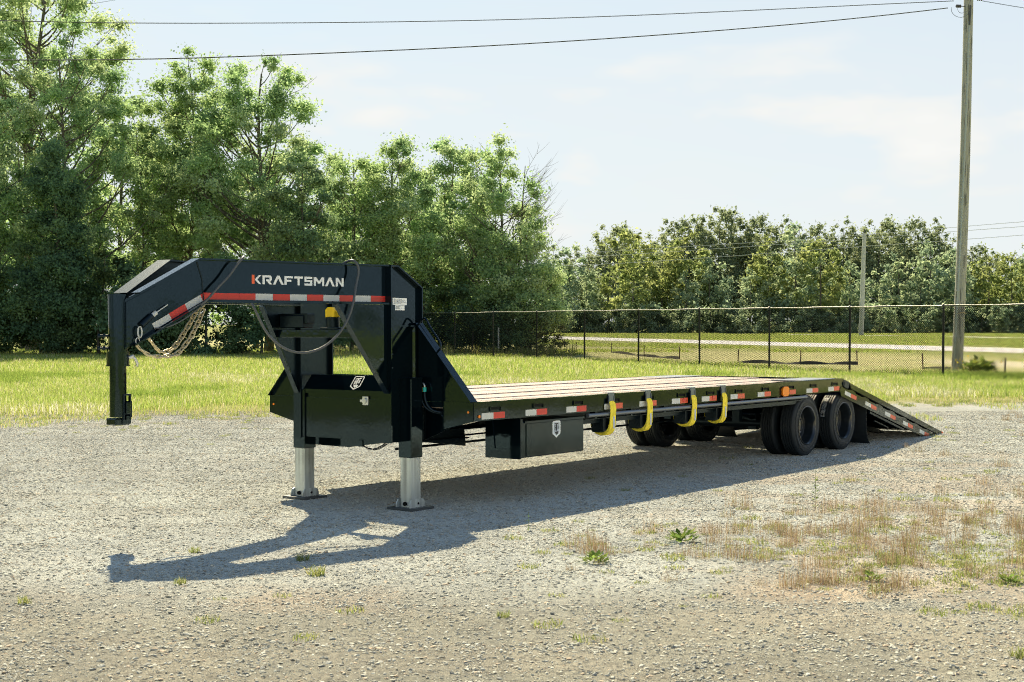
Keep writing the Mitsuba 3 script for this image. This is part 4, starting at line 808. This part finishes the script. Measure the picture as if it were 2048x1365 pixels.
near_trees = [
    ('oak_tree', 'tall thin-crowned oak at the left edge reaching above the photo with dark bare trunk', -28.0, 82, dict(H=23.5, R=6.3, base=12.5, cols=MID, n_cl=96, per=839, leaf=0.190, cl=1.12, trunk_r=.34, bend=.9, flat=.62)),
    ('broadleaf_tree', 'tall sunlit olive broadleaf tree second from the left', -24.3, 76, dict(H=17.6, R=4.6, base=2.0, cols=OLIVE, n_cl=132, per=692, leaf=0.173, cl=0.94, prof='column', trunk_r=.2)),
    ('evergreen_tree', 'dark dense evergreen broadleaf tree at left, almost black-green', -23.1, 71.5, dict(H=11.2, R=2.7, base=.4, cols=DEEP, n_cl=120, per=773, leaf=0.182, cl=0.85, prof='cone', trunk_r=.16, limbs=False)),
    ('broadleaf_tree', 'yellow-green broadleaf tree cut by the left edge of the photo', -27.4, 73, dict(H=13.8, R=3.0, base=1.0, cols=OLIVE, n_cl=93, per=692, leaf=0.173, cl=0.90, trunk_r=.15)),
    ('slender_tree', 'slender sparse young tree with a visible pale trunk left of the neck', -20.6, 78, dict(H=13.2, R=2.5, base=3.2, cols=LIME, n_cl=81, per=484, leaf=0.173, cl=0.81, trunk_r=.10, bend=.3)),
    ('broadleaf_tree', 'narrow lime-green tree rising behind the bend of the neck', -18.6, 81, dict(H=17.2, R=3.5, base=5.0, cols=LIME, n_cl=111, per=773, leaf=0.182, cl=0.94, prof='oval', trunk_r=.16, bend=.4)),
    ('spreading_tree', 'big spreading tree with forked dark trunk and airy crown behind the lettering', -13.6, 78.5, dict(H=16.8, R=5.1, base=4.4, cols=OLIVE, n_cl=165, per=692, leaf=0.173, cl=0.94, prof='dome', trunk_r=.24, bend=.7)),
    ('pine_tree', 'dark young pine behind the near end of the neck', -10.7, 73, 'pine'),
    ('broadleaf_tree', 'small light-green tree between the spreading tree and the trees right of the riser', -8.9, 78, dict(H=11.4, R=3.0, base=.8, cols=LIME, n_cl=78, per=644, leaf=0.164, cl=0.81, trunk_r=.12)),
    ('broadleaf_tree', 'leftmost of the three rounded light-green trees behind the fence', -6.7, 80, dict(H=12.5, R=3.7, base=.8, cols=LIME + OLIVE, n_cl=138, per=773, leaf=0.173, cl=0.90, trunk_r=.15, prof='dome', top_thin=.9)),
    ('broadleaf_tree', 'middle one of the three rounded light-green trees behind the fence', -3.6, 83, dict(H=12.9, R=3.8, base=1.0, cols=OLIVE, n_cl=138, per=773, leaf=0.173, cl=0.90, trunk_r=.16, prof='dome', top_thin=.9)),
    ('broadleaf_tree', 'rightmost and thinnest of the three rounded light-green trees behind the fence', -.7, 79, dict(H=12.2, R=3.1, base=.8, cols=LIME + OLIVE, n_cl=114, per=644, leaf=0.164, cl=0.85, trunk_r=.13, prof='dome', top_thin=.8)),
    ('bushy_tree', 'low dark-green bushy tree overhanging the fence at the right end of the wood', 1.0, 77.5, dict(H=6.4, R=2.2, base=.5, cols=MID, n_cl=66, per=677, leaf=0.155, cl=0.76, trunk_r=.09)),
]
for i, (nm, lb, x, y, kw) in enumerate(near_trees):
    m = make_tree(500 + i, H=10.2, R=2.0, base=2.6, cols=PINE, n_cl=60, per=430, leaf=.20, cl=.85, prof='dome', trunk_r=.13, flat=.55) if kw == 'pine' else make_tree(500 + i, **kw)
    plant_tree(nm, lb, x, y, m, rot=0)
# bare-branched tree at the right end of the wood
r = np.random.default_rng(77); br = [tube(smooth_path([(0, 0, 0), (.1, 0, 4), (.3, .1, 8), (.5, .1, 11)], 12), np.linspace(.11, .02, 12), 7)]
for i in range(44):
    z = r.uniform(4.5, 10.2); a = r.uniform(-1.1, 1.1) if i % 4 else r.uniform(0, 6.28); l = r.uniform(1.0, 2.7) * (1 - (z - 4) / 14); s = np.array([np.interp(z, [0, 4, 8, 11], [0, .1, .3, .5]), .08, z]); e = s + np.array([math.cos(a) * l, math.sin(a) * l * .8, l * r.uniform(.5, 1.1)])
    pth = smooth_path([s, (s + e) / 2 + r.normal(0, .1, 3) + [0, 0, -.15], e], 6); br.append(tube(pth, np.linspace(.022, .004, 6), 5, False))
    for _ in range(6):
        q = pth[r.integers(2, 6)]; d = np.array([math.cos(a + r.normal(0, .7)), math.sin(a + r.normal(0, .7)), r.uniform(.3, 1.3)]) * r.uniform(.35, 1.0); br.append(tube([q, q + d * .5 + r.normal(0, .04, 3), q + d], [.008, .006, .003], 4, False))
k = uniq('bare_tree'); tag(k, 'half-dead tree with bare grey branches against the sky at the right end of the wood', 'tree')
v, f = cat_mesh(br); scene[k + '__branches'] = mikit.ply((v + [.25, 79.5, -.4], f), BARK, smooth=50)
# trees and shrubs that fill the wood
ORDW = ['leftmost', 'second', 'third', 'fourth', 'fifth', 'sixth', 'seventh', 'eighth', 'ninth', 'tenth', 'eleventh']
def nthw(i): return 'the leftmost' if i == 0 else f'the {ORDW[i]} from the left'
bk = [make_tree(600 + i, H=13, R=3.4, base=1.0, cols=MID + OLIVE, n_cl=46, per=420, leaf=.27, cl=1.2, trunk_r=.15) for i in range(2)]
for i, (x, y, s_) in enumerate([(-32, 92, 1.25), (-26.5, 95, 1.35), (-22, 93, 1.15), (-17.5, 96, 1.05), (-13, 94, .95), (-9.5, 97, .85), (-6, 95, .8), (-2.3, 93, .72)]):
    plant_tree('wood_tree', f'leafy tree deeper in the wood behind the front row, {nthw(i)}', x, y, bk[i % 2], group_='trees deeper in the wood on the left', sc=s_, rot=47.0 * i)
sh = [make_tree(620 + i, H=4.2, R=2.0, base=.1, cols=DEEP + [(.08, .12, .05)], n_cl=34, per=430, leaf=.17, cl=.8, trunk_r=.07, limbs=False, prof='dome') for i in range(3)]
for i, (x, y, s_) in enumerate([(-26.8, 70.5, 1.1), (-23.6, 70.2, .95), (-20.9, 71, 1.3), (-18.3, 71.3, 1.15), (-15.6, 71.8, 1.25), (-12.9, 72.2, 1.1), (-10.0, 73.5, .9), (-7.6, 76.5, .95), (-4.9, 78, 1.0), (-2.2, 77.2, .9), (-.2, 76.2, .75)]):
    plant_tree('undergrowth_shrub', f'dark undergrowth shrub at the foot of the wood, {nthw(i)}', x, y, sh[i % 3], cat='shrub', group_='undergrowth shrubs along the wood', sc=s_, rot=71.0 * i)
pb = make_tree(640, H=1.9, R=1.0, base=.05, cols=[(.22, .25, .10), (.30, .30, .16)], n_cl=20, per=300, leaf=.10, cl=.42, trunk_r=.03, limbs=False, prof='dome')
plant_tree('pale_bush', 'pale grey-green bush at the fence right of the wood', 2.15, 76.5, pb, cat='bush')
# far tree line beyond the road
ORD = ['leftmost', 'second', 'third', 'fourth', 'fifth', 'sixth', 'seventh', 'eighth', 'ninth', 'tenth', 'eleventh', 'twelfth', 'thirteenth', 'fourteenth', 'fifteenth', 'sixteenth', 'seventeenth', 'eighteenth', 'nineteenth', 'twentieth', 'twenty-first', 'twenty-second']
def nth(i): return 'the leftmost' if i == 0 else f'the {ORD[i]} from the left'
FAR_L = [(0.394, 0.500, 0.314), (0.495, 0.591, 0.364), (0.330, 0.442, 0.298)]; FAR_B = [(0.347, 0.414, 0.150), (0.414, 0.470, 0.190), (0.302, 0.375, 0.140)]
fp = [make_tree(700 + i, H=20, R=4.0, base=3.0, cols=[(.31, .37, .215), (.36, .42, .245), (.27, .335, .19)], n_cl=150, per=75, leaf=.50, cl=1.3, prof=('oval', 'spire', 'column')[i], trunk_r=.24, flat=.85, limbs=False) for i in range(3)]  # pine colours paled to carry distance haze, none is in the air
fb = [make_tree(710 + i, H=16, R=4.6, base=1.0, cols=FAR_L, n_cl=50, per=130, leaf=.62, cl=1.7, prof='dome', trunk_r=.2, limbs=False) for i in range(3)]
fl = [make_tree(720 + i, H=15, R=3.7, base=1.5, cols=FAR_B, n_cl=46, per=120, leaf=.58, cl=1.5, prof='oval', trunk_r=.18, limbs=False) for i in range(2)]
r = np.random.default_rng(5)
def at(px, y): return (px - 1024) / 2807.7 * y
pines = [(1150, 500), (1176, 492), (1218, 454), (1245, 452), (1300, 462), (1347, 442), (1380, 440), (1396, 428), (1437, 419), (1464, 424), (1492, 440), (1520, 435), (1566, 441), (1600, 446), (1640, 452), (1688, 443), (1727, 447), (1755, 444), (1781, 439), (1810, 441), (1854, 440), (1876, 456), (1905, 470), (1942, 492), (1980, 505), (2030, 500), (2075, 480), (2120, 470)]
for i, (px, top) in enumerate(pines):
    y = 262 + 9 * r.random(); H = 1.655 + (648 - top) / 2807.7 * y
    plant_tree('far_pine', 'tall dark pine in the tree line beyond the road', at(px, y), y, fp[i % 3], group_='pines of the far tree line', sc=H / 20, rot=float(r.uniform(0, 360)))
for i, (px, top) in enumerate([(1330, 470), (1415, 470), (1500, 470), (1585, 470), (1650, 475), (1710, 475), (1770, 470), (1830, 480), (1260, 490), (1190, 520), (1900, 505), (1965, 515), (2040, 520)]):
    y = 272 + 4 * r.random(); H = 1.655 + (648 - top) / 2807.7 * y
    plant_tree('far_pine', 'tall dark pine in the tree line beyond the road', at(px, y), y, fp[i % 3], group_='pines of the far tree line', sc=H / 20 , rot=float(r.uniform(0, 360)))
BROAD = [(1105, 488, 0), (1140, 488, 0), (1172, 545, 0), (1265, 453, 2), (1262, 540, 0), (1323, 492, 1), (1371, 456, 2), (1290, 560, 1), (1372, 545, 0), (1420, 500, 0), (1455, 590, 0), (1500, 540, 0), (1535, 470, 2), (1545, 560, 1), (1591, 450, 0), (1640, 470, 2), (1615, 560, 0), (1665, 545, 0), (1700, 520, 0), (1760, 540, 0), (1795, 510, 0), (1862, 478, 0), (1840, 560, 0), (1905, 500, 0), (1930, 540, 0), (1976, 500, 1), (2022, 503, 1), (2060, 505, 0), (2100, 495, 0)]
for i, (px, top, v_) in enumerate(BROAD):
    y = 244 + 10 * r.random(); H = 1.655 + (648 - top) / 2807.7 * y
    m = {0: fb[i % 3], 1: fb[(i + 1) % 3], 2: fl[i % 2]}[v_]
    _l = [q for q in BROAD if (q[2] > 0) == (v_ > 0)]; rank = sorted(q[0] for q in _l).index(px)
    lb, gp = ('rounded green broadleaf tree at the front of the far tree line', 'broadleaf trees of the far tree line') if v_ < 2 else ('tall bright yellow-green tree standing out in the far tree line', 'bright trees of the far tree line')
    if v_ == 1: m = fl[(i + 1) % 2]
    plant_tree('far_broadleaf', (f'rounded green broadleaf of the far tree line, {nth(rank)}' if v_ == 0 else f'bright yellow-green tree in the far tree line, {nth(rank)}'), at(px, y), y, m, group_=gp if v_ != 1 else 'bright trees of the far tree line', sc=H / (16 if v_ == 0 else 15), rot=float(r.uniform(0, 360)))
fs_ = [make_tree(730 + i, H=4.5, R=3.2, base=0, cols=FAR_L + [(.09, .13, .06)], n_cl=24, per=120, leaf=.5, cl=1.2, prof='dome', trunk_r=.1, limbs=False) for i in range(2)]
for i, px in enumerate(range(1080, 2110, 34)):
    y = 236 + 5 * r.random(); plant_tree('far_shrub', 'shaded shrub at the foot of the far tree line', at(px, y), y, fs_[i % 2], cat='shrub', group_='shrubs at the foot of the far tree line', sc=r.uniform(.7, 1.3), rot=float(r.uniform(0, 360)))

# the wood and the tree line go on outside the photo (the glossy paint mirrors them)
for i in range(12):
    plant_tree('outer_tree', 'leafy tree of the wood beyond the left edge of the photo', -46 - 6 * (i % 2), 66 - 10.5 * i, bk[i % 2], group_='trees outside the left edge', sc=1.2 + .12 * (i % 3), rot=53.0 * i)
for i in range(34):
    plant_tree('outer_tree', 'leafy tree far beyond the right edge of the photo', 385 + 25 * math.sin(i * 2.1), 250 - 13 * i, (fb + fl)[i % 5], group_='trees outside the right edge', sc=.70 + .1 * (i % 3), rot=37.0 * i)

# tall weeds at the foot of the wood and along the fence
TALL = [((.42, .40, .12), 3), ((.55, .48, .22), 3), ((.30, .35, .08), 3), ((.66, .56, .20), 1)]
for i in range(3): group(f'tall_patch_{i}', *blades(np.random.default_rng(240 + i), 260, 2.2, (.15, .75), .022, TALL, .22), BLADE)
tag('tall_weeds', 'tall straw and yellow weeds along the foot of the wood and fence', kind='stuff'); k = 0
for x in np.arange(-29, 3.0, 1.25):
    yb = 70.2 if x < -6 else 70.2 + (x + 6) * .55
    if x < -8 and rng.random() < .45: continue
    k += 1; inst('tall_weeds', f'tall_patch_{rng.integers(3)}', k, x, yb - 1.4 + rng.normal(0, .5), 2.2, sc=.55 if x < -8 else 1.0)

# ------------------------------------------------------------------ chain-link fence
FC = np.array([-2.882, 70.714]); FD = np.array([1.99655, -3.51015]); FH = 2.2
FBLK = mat('fence_black', principled((.010, .013, .013), .35, specular=.5)); FMESH = mat('fence_mesh', principled((.006, .008, .008), .7, specular=.15)); FRAIL = mat('fence_rail', principled((.10, .11, .10), .4, metallic=.3, specular=.5))
K_ = thing('chain_link_fence', 'long black chain-link fence running behind the trailer', 'fence')
fd = FD / np.hypot(*FD); BAY = float(np.hypot(*FD))
posts = list(range(-4, 11))
for i in posts:
    p = FC + FD * i; wob = rng.normal(0, .012, 2)
    put('post', [cyl((p[0], p[1], -.1), (p[0] + wob[0], p[1] + wob[1], FH + .01), .036, 10), tube([(p[0] + wob[0], p[1] + wob[1], FH), (p[0] + wob[0], p[1] + wob[1], FH + .05), (p[0] + wob[0], p[1] + wob[1], FH + .075)], [.046, .042, .012], 10)], FBLK, K_, smooth=40)
for i in posts[:-1]:
    a, b = FC + FD * i, FC + FD * (i + 1)
    put('top_rail', cyl((*a, FH + .01), (*b, FH + .01), .024, 8), FRAIL, K_, smooth=60)
    wires = []; sp = .078; z0, z1 = .05, FH - .03; hgt = z1 - z0; rw = .0068
    off = np.array([-fd[1], fd[0]]) * -.03
    for sgn in (1, -1):
        for s0 in np.arange(-hgt, BAY, sp):
            u0, u1 = s0, s0 + hgt; t0, t1 = max(0, -u0 / hgt), min(1, (BAY - u0) / hgt)
            if t1 - t0 < .01: continue
            ua, ub = u0 + t0 * hgt, u0 + t1 * hgt; za, zb = (z0 + t0 * hgt, z0 + t1 * hgt) if sgn > 0 else (z1 - t0 * hgt, z1 - t1 * hgt)
            pa, pb = a + fd * ua + off * (1 + .12 * sgn), a + fd * ub + off * (1 + .12 * sgn); wires.append(tube([(*pa, za), (*pb, zb)], rw, 3, False))
    put('mesh_panel', wires, FMESH, K_)
    put('tension_wire', cyl((*(a + off), .07), (*(b + off), .07), .004, 4), FBLK, K_)

# silt fence stakes and fabric behind it
STK = mat('stake_wood', principled((.13, .10, .07), .9)); FAB = mat('silt_fabric', principled((.035, .035, .03), .8))
stk = [(1152, 705), (1222.6, 705.5), (1288.6, 713.5), (1359, 719), (1476, 726), (1601, 729), (1714.6, 730), (1846, 738), (2010, 751)]
S = []
for px, by in stk:
    y = 1.655 * 2807.7 / (by - 648); x = (px - 1024) / 2807.7 * y; S.append((x, y)); k = uniq('silt_stake'); ln = rng.normal(0, .05)
    v, f = cbox(x - .022, x + .022, y - .02, y + .02, -.1, .58, .004); v[:, 0] += (v[:, 2]) * ln * 1.2; scene[k] = mikit.ply((v, f), STK)
    tag(k, 'thin dark wooden stake of the fallen silt fence behind the chain-link fence', 'stake', 'silt fence stakes behind the chain-link fence')
for a, b, lb in ((1, 3, 'sagging dark silt fabric behind the fence, left stretch'), (4, 6, 'sagging dark silt fabric behind the fence, middle stretch'), (7, 8, 'sagging dark silt fabric at the right end of the fence')):
    pts = np.array(S[a:b + 1]); s_ = np.linspace(0, len(pts) - 1, 30); cx_ = np.interp(s_, range(len(pts)), pts[:, 0]); cy_ = np.interp(s_, range(len(pts)), pts[:, 1]) + .25 * np.sin(s_ * 5)
    h_ = .05 + .09 * np.abs(np.sin(s_ * 4.1)) ; v = np.vstack([np.c_[cx_, cy_, 0 * s_ - .02], np.c_[cx_ + .02, cy_ + .10, h_]]); i = np.arange(29)
    k = uniq('silt_fabric'); scene[k] = mikit.ply((v, np.stack([i, i + 1, i + 31, i + 30], -1)), FAB); tag(k, lb, 'silt fence')
k = uniq('white_stake'); scene[k] = mikit.ply(cbox(-.72 - .04, -.72 + .04, 74.8, 74.85, 0, 1.45, .01), mat('pale_wood', principled((.55, .53, .46), .8))); tag(k, 'pale upright marker stake in front of the wood behind the fence', 'stake')

# ------------------------------------------------------------------ utility poles and wires
def pole_col(p, n, uv):
    g = noise(p.x * 60, p.y * 60, p.z * 1.2); b = fbm(p.x * 9, p.y * 9, p.z * .8); c = smoothstep(.66, .72, noise(p.x * 30, p.y * 30, p.z * 1.9))
    return mix((.25, .255, .225), (.42, .42, .375), .55 * g + .45 * b) * (1 - .55 * c)
PWOOD = mat('pole_wood', principled(proc(pole_col), .9)); CONDUIT = mat('conduit', principled((.34, .38, .38), .5)); INS = mat('insulator', principled((.04, .04, .045), .4)); WIRE = mat('wire', principled((.09, .10, .11), .9, specular=.1)); FWIRE = mat('far_wire', principled((.45, .47, .47), .4))
K_ = thing('utility_pole', 'tall weathered grey wooden utility pole at the right beside the fence', 'utility pole')
pb_, pt_ = np.array([14.96, 47.2, 0]), np.array([15.24, 47.0, 12.75]); g = np.linspace(0, 1, 26)
pth = pb_ + (pt_ - pb_) * g[:, None] + np.c_[.05 * np.sin(g * 3.1), 0 * g, 0 * g]
put('shaft', tube(pth, .185 - .035 * g, 20), PWOOD, K_, smooth=60)
o = np.c_[-.15 + .16 * g, -.12 - .04 * g, 0 * g]; put('conduit', tube((pth + o)[:24], .032, 8), CONDUIT, K_, smooth=60)
for z in np.arange(1.2, 11, 1.55):
    q = np.interp(z / 12.75, g, np.arange(26)); c = pth[int(q)] + o[int(q)]; put('conduit_strap', cbox(c[0] - .045, c[0] + .045, c[1] - .042, c[1] - .02, z, z + .04, .004), CONDUIT, K_)
c = pth[6] + [0, 0, 0]; put('band', [tube([(c[0] + .19 * math.cos(a), c[1] + .19 * math.sin(a), 2.02 + .02 * math.sin(3 * a)) for a in np.linspace(2.6, 5.6, 20)], .011, 5)], mat('band_straw', principled((.5, .40, .22), .7)), K_)
def insul(p, d): 
    p, d = np.array(p), np.array(d) / np.linalg.norm(d); return [cyl(p, p + d * .34, .014, 6)] + [cyl(p + d * q, p + d * (q + .03), .055, 10) for q in (.16, .22, .28)]
tp = lambda z: np.array([15.24 - (12.75 - z) * .02, 47.0, z])
put('insulator', insul(tp(12.50) + [-.12, -.05, 0], (-1, -.15, 0)), INS, K_, smooth=40); put('insulator', insul(tp(12.24) + [-.12, -.05, 0], (-1, -.15, .0)), INS, K_, smooth=40); put('insulator', insul(tp(12.48) + [.12, -.05, 0], (1, -.15, -.05)), INS, K_, smooth=40)
put('jumper', [tube(smooth_path([tp(12.2) + [-.6, -.12, 0], tp(12.0) + [-.42, -.15, -.12], tp(11.95) + [-.25, -.2, -.1], tp(12.0) + [-.05, -.22, .0]], 16), .008, 5), tube(smooth_path([tp(12.3) + [-.4, -.1, 0], tp(12.1) + [-.3, -.15, -.1], tp(12.1) + [-.1, -.2, -.05]], 12), .007, 5), tube([tp(12.25) + [.02, -.17, 0], tp(11.6) + [0.0, -.18, 0]], .03, 8)], WIRE, K_)
def wire(label, pts, r_, m=WIRE):
    k = uniq('power_line'); scene[k] = mikit.ply(tube(smooth_path(pts, 60), r_, 5), m, smooth=60); tag(k, label, 'wire')
def W(px, py, y): return ((px - 1024) / 2807.7 * y, y, 1.655 + (648 - py) / 2807.7 * y)
wire('upper power line crossing the sky to the top of the near pole', [W(1905, 4, 46.9), W(1560, 20, 45.6), W(1000, 41.5, 43.6), W(520, 48, 41.8), W(280, 48, 41), W(0, 43, 40), W(-300, 34, 39)], .013)
wire('lower thicker power line crossing the sky to the near pole', [W(1893, 18, 46.9), W(1600, 49, 45.8), W(1300, 73, 44.7), W(1000, 92, 43.6), W(640, 108.5, 42.2), W(330, 119, 41.2), W(0, 121.5, 40), W(-300, 118, 39)], .017)
wire('power line leaving the near pole to the right', [W(1962, 4, 46.9), W(2048, 18.5, 46.0), W(2200, 40, 44.5)], .010)
K_ = thing('far_utility_pole', 'distant pale utility pole in front of the far tree line', 'utility pole')
y = 190.; a, b = W(1722, 672, y), W(1728, 467, y); put('shaft', tube([(a[0], y, -.2), (b[0], y, b[2])], [.34, .26], 10), mat('far_pole_wood', principled((.40, .42, .39), .9)), K_, smooth=60); put('top_pin', cyl((b[0], y, b[2]), (b[0], y, b[2] + .5), .06, 6), INS, K_)
for i, (pp, lb) in enumerate((([(1090, 512), (1400, 492), (1728, 470), (1874, 458), (2100, 440)], 'highest'), ([(1090, 519), (1400, 500), (1728, 477), (1874, 466), (2100, 450)], 'second highest'), ([(1090, 533), (1400, 517), (1728, 493), (1874, 483), (2100, 466)], 'lowest'))):
    wire(f'{lb} of the thin pale wires strung across the far tree line', [W(px, py, 188 + (px - 1728) * -.02) for px, py in pp], .030, FWIRE)

# clump with yellow flowers at the foot of the pole
r = np.random.default_rng(88); v, f, c = leafy(470, 420, .75, .55, .22, [(.13, .21, .045), (.18, .26, .05), (.25, .30, .06)])
v = v * [1, .7, 1]; k = uniq('flowering_weed'); scene[k + '__leaves'] = mikit.ply((v + [15.05, 45.2, 0], f), BLADE, color=c); tag(k, 'dark green clump with small yellow flowers at the foot of the near pole', 'plant')
a = r.uniform(0, 6.28, 60); q = .8 * np.sqrt(r.random(60)); fv, ff, fc = cards(np.c_[q * np.cos(a), .7 * q * np.sin(a), r.uniform(.2, .62, 60)], r.standard_normal((60, 3)), .055, 1.0, np.repeat([(.85, .62, .03)], 60, 0), r)
tag(k + '__flowers', kind='stuff'); scene[k + '__flowers'] = mikit.ply((fv + [15.05, 45.2, 0], ff), BLADE, color=fc)
